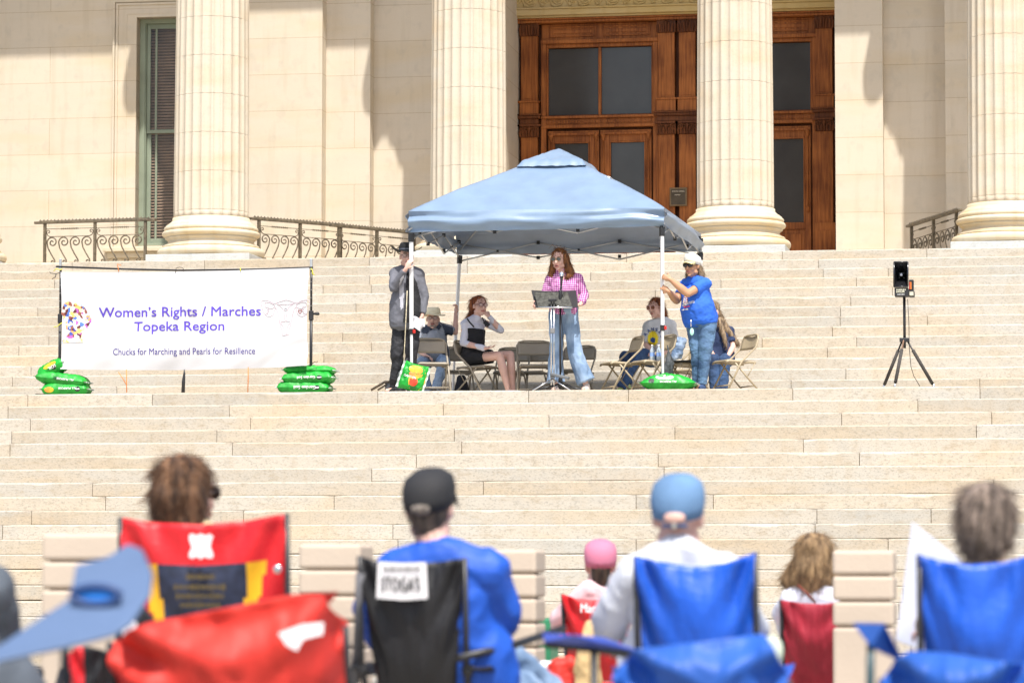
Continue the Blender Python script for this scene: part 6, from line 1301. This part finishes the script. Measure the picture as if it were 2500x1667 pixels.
t, H, J = seated('woman with a sandy blond bob and white top in the dark red mesh chair', 16.4, (1990, 1370), ((1938, 1462), (2040, 1462)), ((1910, 1500), (2065, 1500)), ((1925, 1545), (2050, 1550)), M('white_lavender_top', (.66, .68, .78), .8, .05), .98, (.1, 1, 0), False, .95, seed=25)
hairdo(t, H, [((0, -.05, .0), .090, (.01, -.05, -.075), .092), ((-.05, -.02, -.02), .060, (-.08, -.02, -.085), .050), ((.06, -.02, -.02), .062, (.115, -.02, -.085), .050)], BLO, amp=.022, seed=35, fs=(22, 22, 8), capr=(.094, .106, .096)); MB().tube([at(1948, 1428, 16.35), at(1970, 1448, 16.3), at(1990, 1470, 16.35)], .007, 6).out('brown_strap', M('brown_leather', (.18, .04, .02), .5), t)
t, H, J = seated('person with short grey brown hair in the blue chair at the right edge', 10.6, (2408, 1285), ((2345, 1440), (2485, 1440)), ((2290, 1490), (2540, 1490)), ((2262, 1540), (2540, 1560)), M('tan_cotton', (.42, .30, .20), .85, .06), .93, (.1, .99, 0), True, 1.05, seed=26)
hairdo(t, H, [((0, -.055, .01), .088, (0, -.065, -.05), .070), ((.05, -.01, .02), .050, (.055, -.02, -.045), .040), ((-.05, -.01, .02), .050, (-.055, -.02, -.045), .040), ((.0, -.07, -.05), .055, (0, -.07, -.09), .040)], GRB, amp=.020, seed=36, fs=(28, 28, 14), capr=(.096, .108, .098))
bd = MB().prism([at(2227, 1274, 11.2), at(2345, 1366, 11.25), at(2420, 1430, 11.3), at(2380, 1640, 11.3), at(2188, 1562, 11.2)], V((0, .012, 0))); tag(bd.out('poster_board', M('white_foam_board', (.62, .66, .78), .6, .02), None, bevel=.002), 'blank back of a white poster board leaning beside the right edge blue chair', 'poster')
t, H, J = seated('person in a grey hooded jacket cut off by the left edge of the photo', 8.6, (-115, 1330), ((-230, 1450), (-30, 1430)), ((-270, 1560), (-5, 1540)), ((-220, 1600), (-10, 1620)), M('slate_grey_fleece', (.075, .09, .11), .9, .1, 8, .4, 50), 1.05, (.2, 1, 0), True, 1.1, seed=27)
m_ = MB(); H.e(m_, (0, -.03, .02), (.115, .125, .135)); H.e(m_, (0, -.06, -.09), (.13, .10, .09)); organic(m_, 'hood', MATS['slate_grey_fleece'], t, .012, 2, .012, (9, 9, 9), 3)
# ---- loose bits among the audience
m_ = MB(); a0 = at(1265, 1608, 11.6); m_.rc(a0, .05, a0+V((.09, .1, -.12)), .07); tag(organic(m_, 'jeans_knee', BJ, None, .012, 2, .014, (10, 10, 10), 5), 'light blue jeans knee between the black chair and the pillar', 'denim')  # jeans knee of the man in the jacket, modelled as its own piece
m_ = MB(); a0 = at(1329, 1628, 15.0); m_.rc(a0, .03, a0+V((.04, 0, .004)), .028); tag(organic(m_, 'white_bag', W2, None, .008, 2, .008, (20, 20, 20), 5), 'small white crumpled bag left of the small red chair', 'bag')
m_ = MB(); a0 = at(1365, 1640, 14.6); m_.rc(a0-V((.06, 0, .05)), .05, a0+V((.05, 0, .03)), .04); m_.rc(a0, .06, V((a0.x, a0.y, GZ)), .06); tag(organic(m_, 'red_bag', CRED2, None, .01, 2, .014, (14, 14, 14), 5), 'crumpled red bag beside the small red chair', 'bag')
m_ = MB(); a0 = at(1447, 1560, 13.8); m_.rc(a0+V((0, 0, .05)), .035, a0-V((.02, 0, .10)), .06); m_.rc(a0-V((.02, 0, .10)), .06, V((a0.x-.02, a0.y, GZ+.06)), .07); tag(organic(m_, 'straw_bag', M('straw_tan', (.60, .42, .20), .8, .1, 20), None, .01, 2, .010, (14, 14, 14), 5), 'tan straw bag between the red chair and the man in white', 'bag')
a0 = at(1323, 1522, 18.5); tag(MB().bb(a0.x-.03, a0.x+.05, 18.5, 18.8, GZ, a0.z+.03).out('green_crate', M('green_plastic', (.03, .22, .10), .5), None, bevel=.01), 'green box top showing behind the pillar', 'box')
m_ = MB(); a0 = at(1885, 1590, 10.4); m_.ell(a0, (.035, .03, .05)); m_.rc(a0, .02, V((a0.x, a0.y, GZ+.03)), .03); tag(organic(m_, 'mint_bottle_bag', M('pale_mint_cloth', (.45, .50, .40), .7, .1), None, .01, 2, .006), 'pale green pouch hanging right of the royal blue chair', 'pouch')
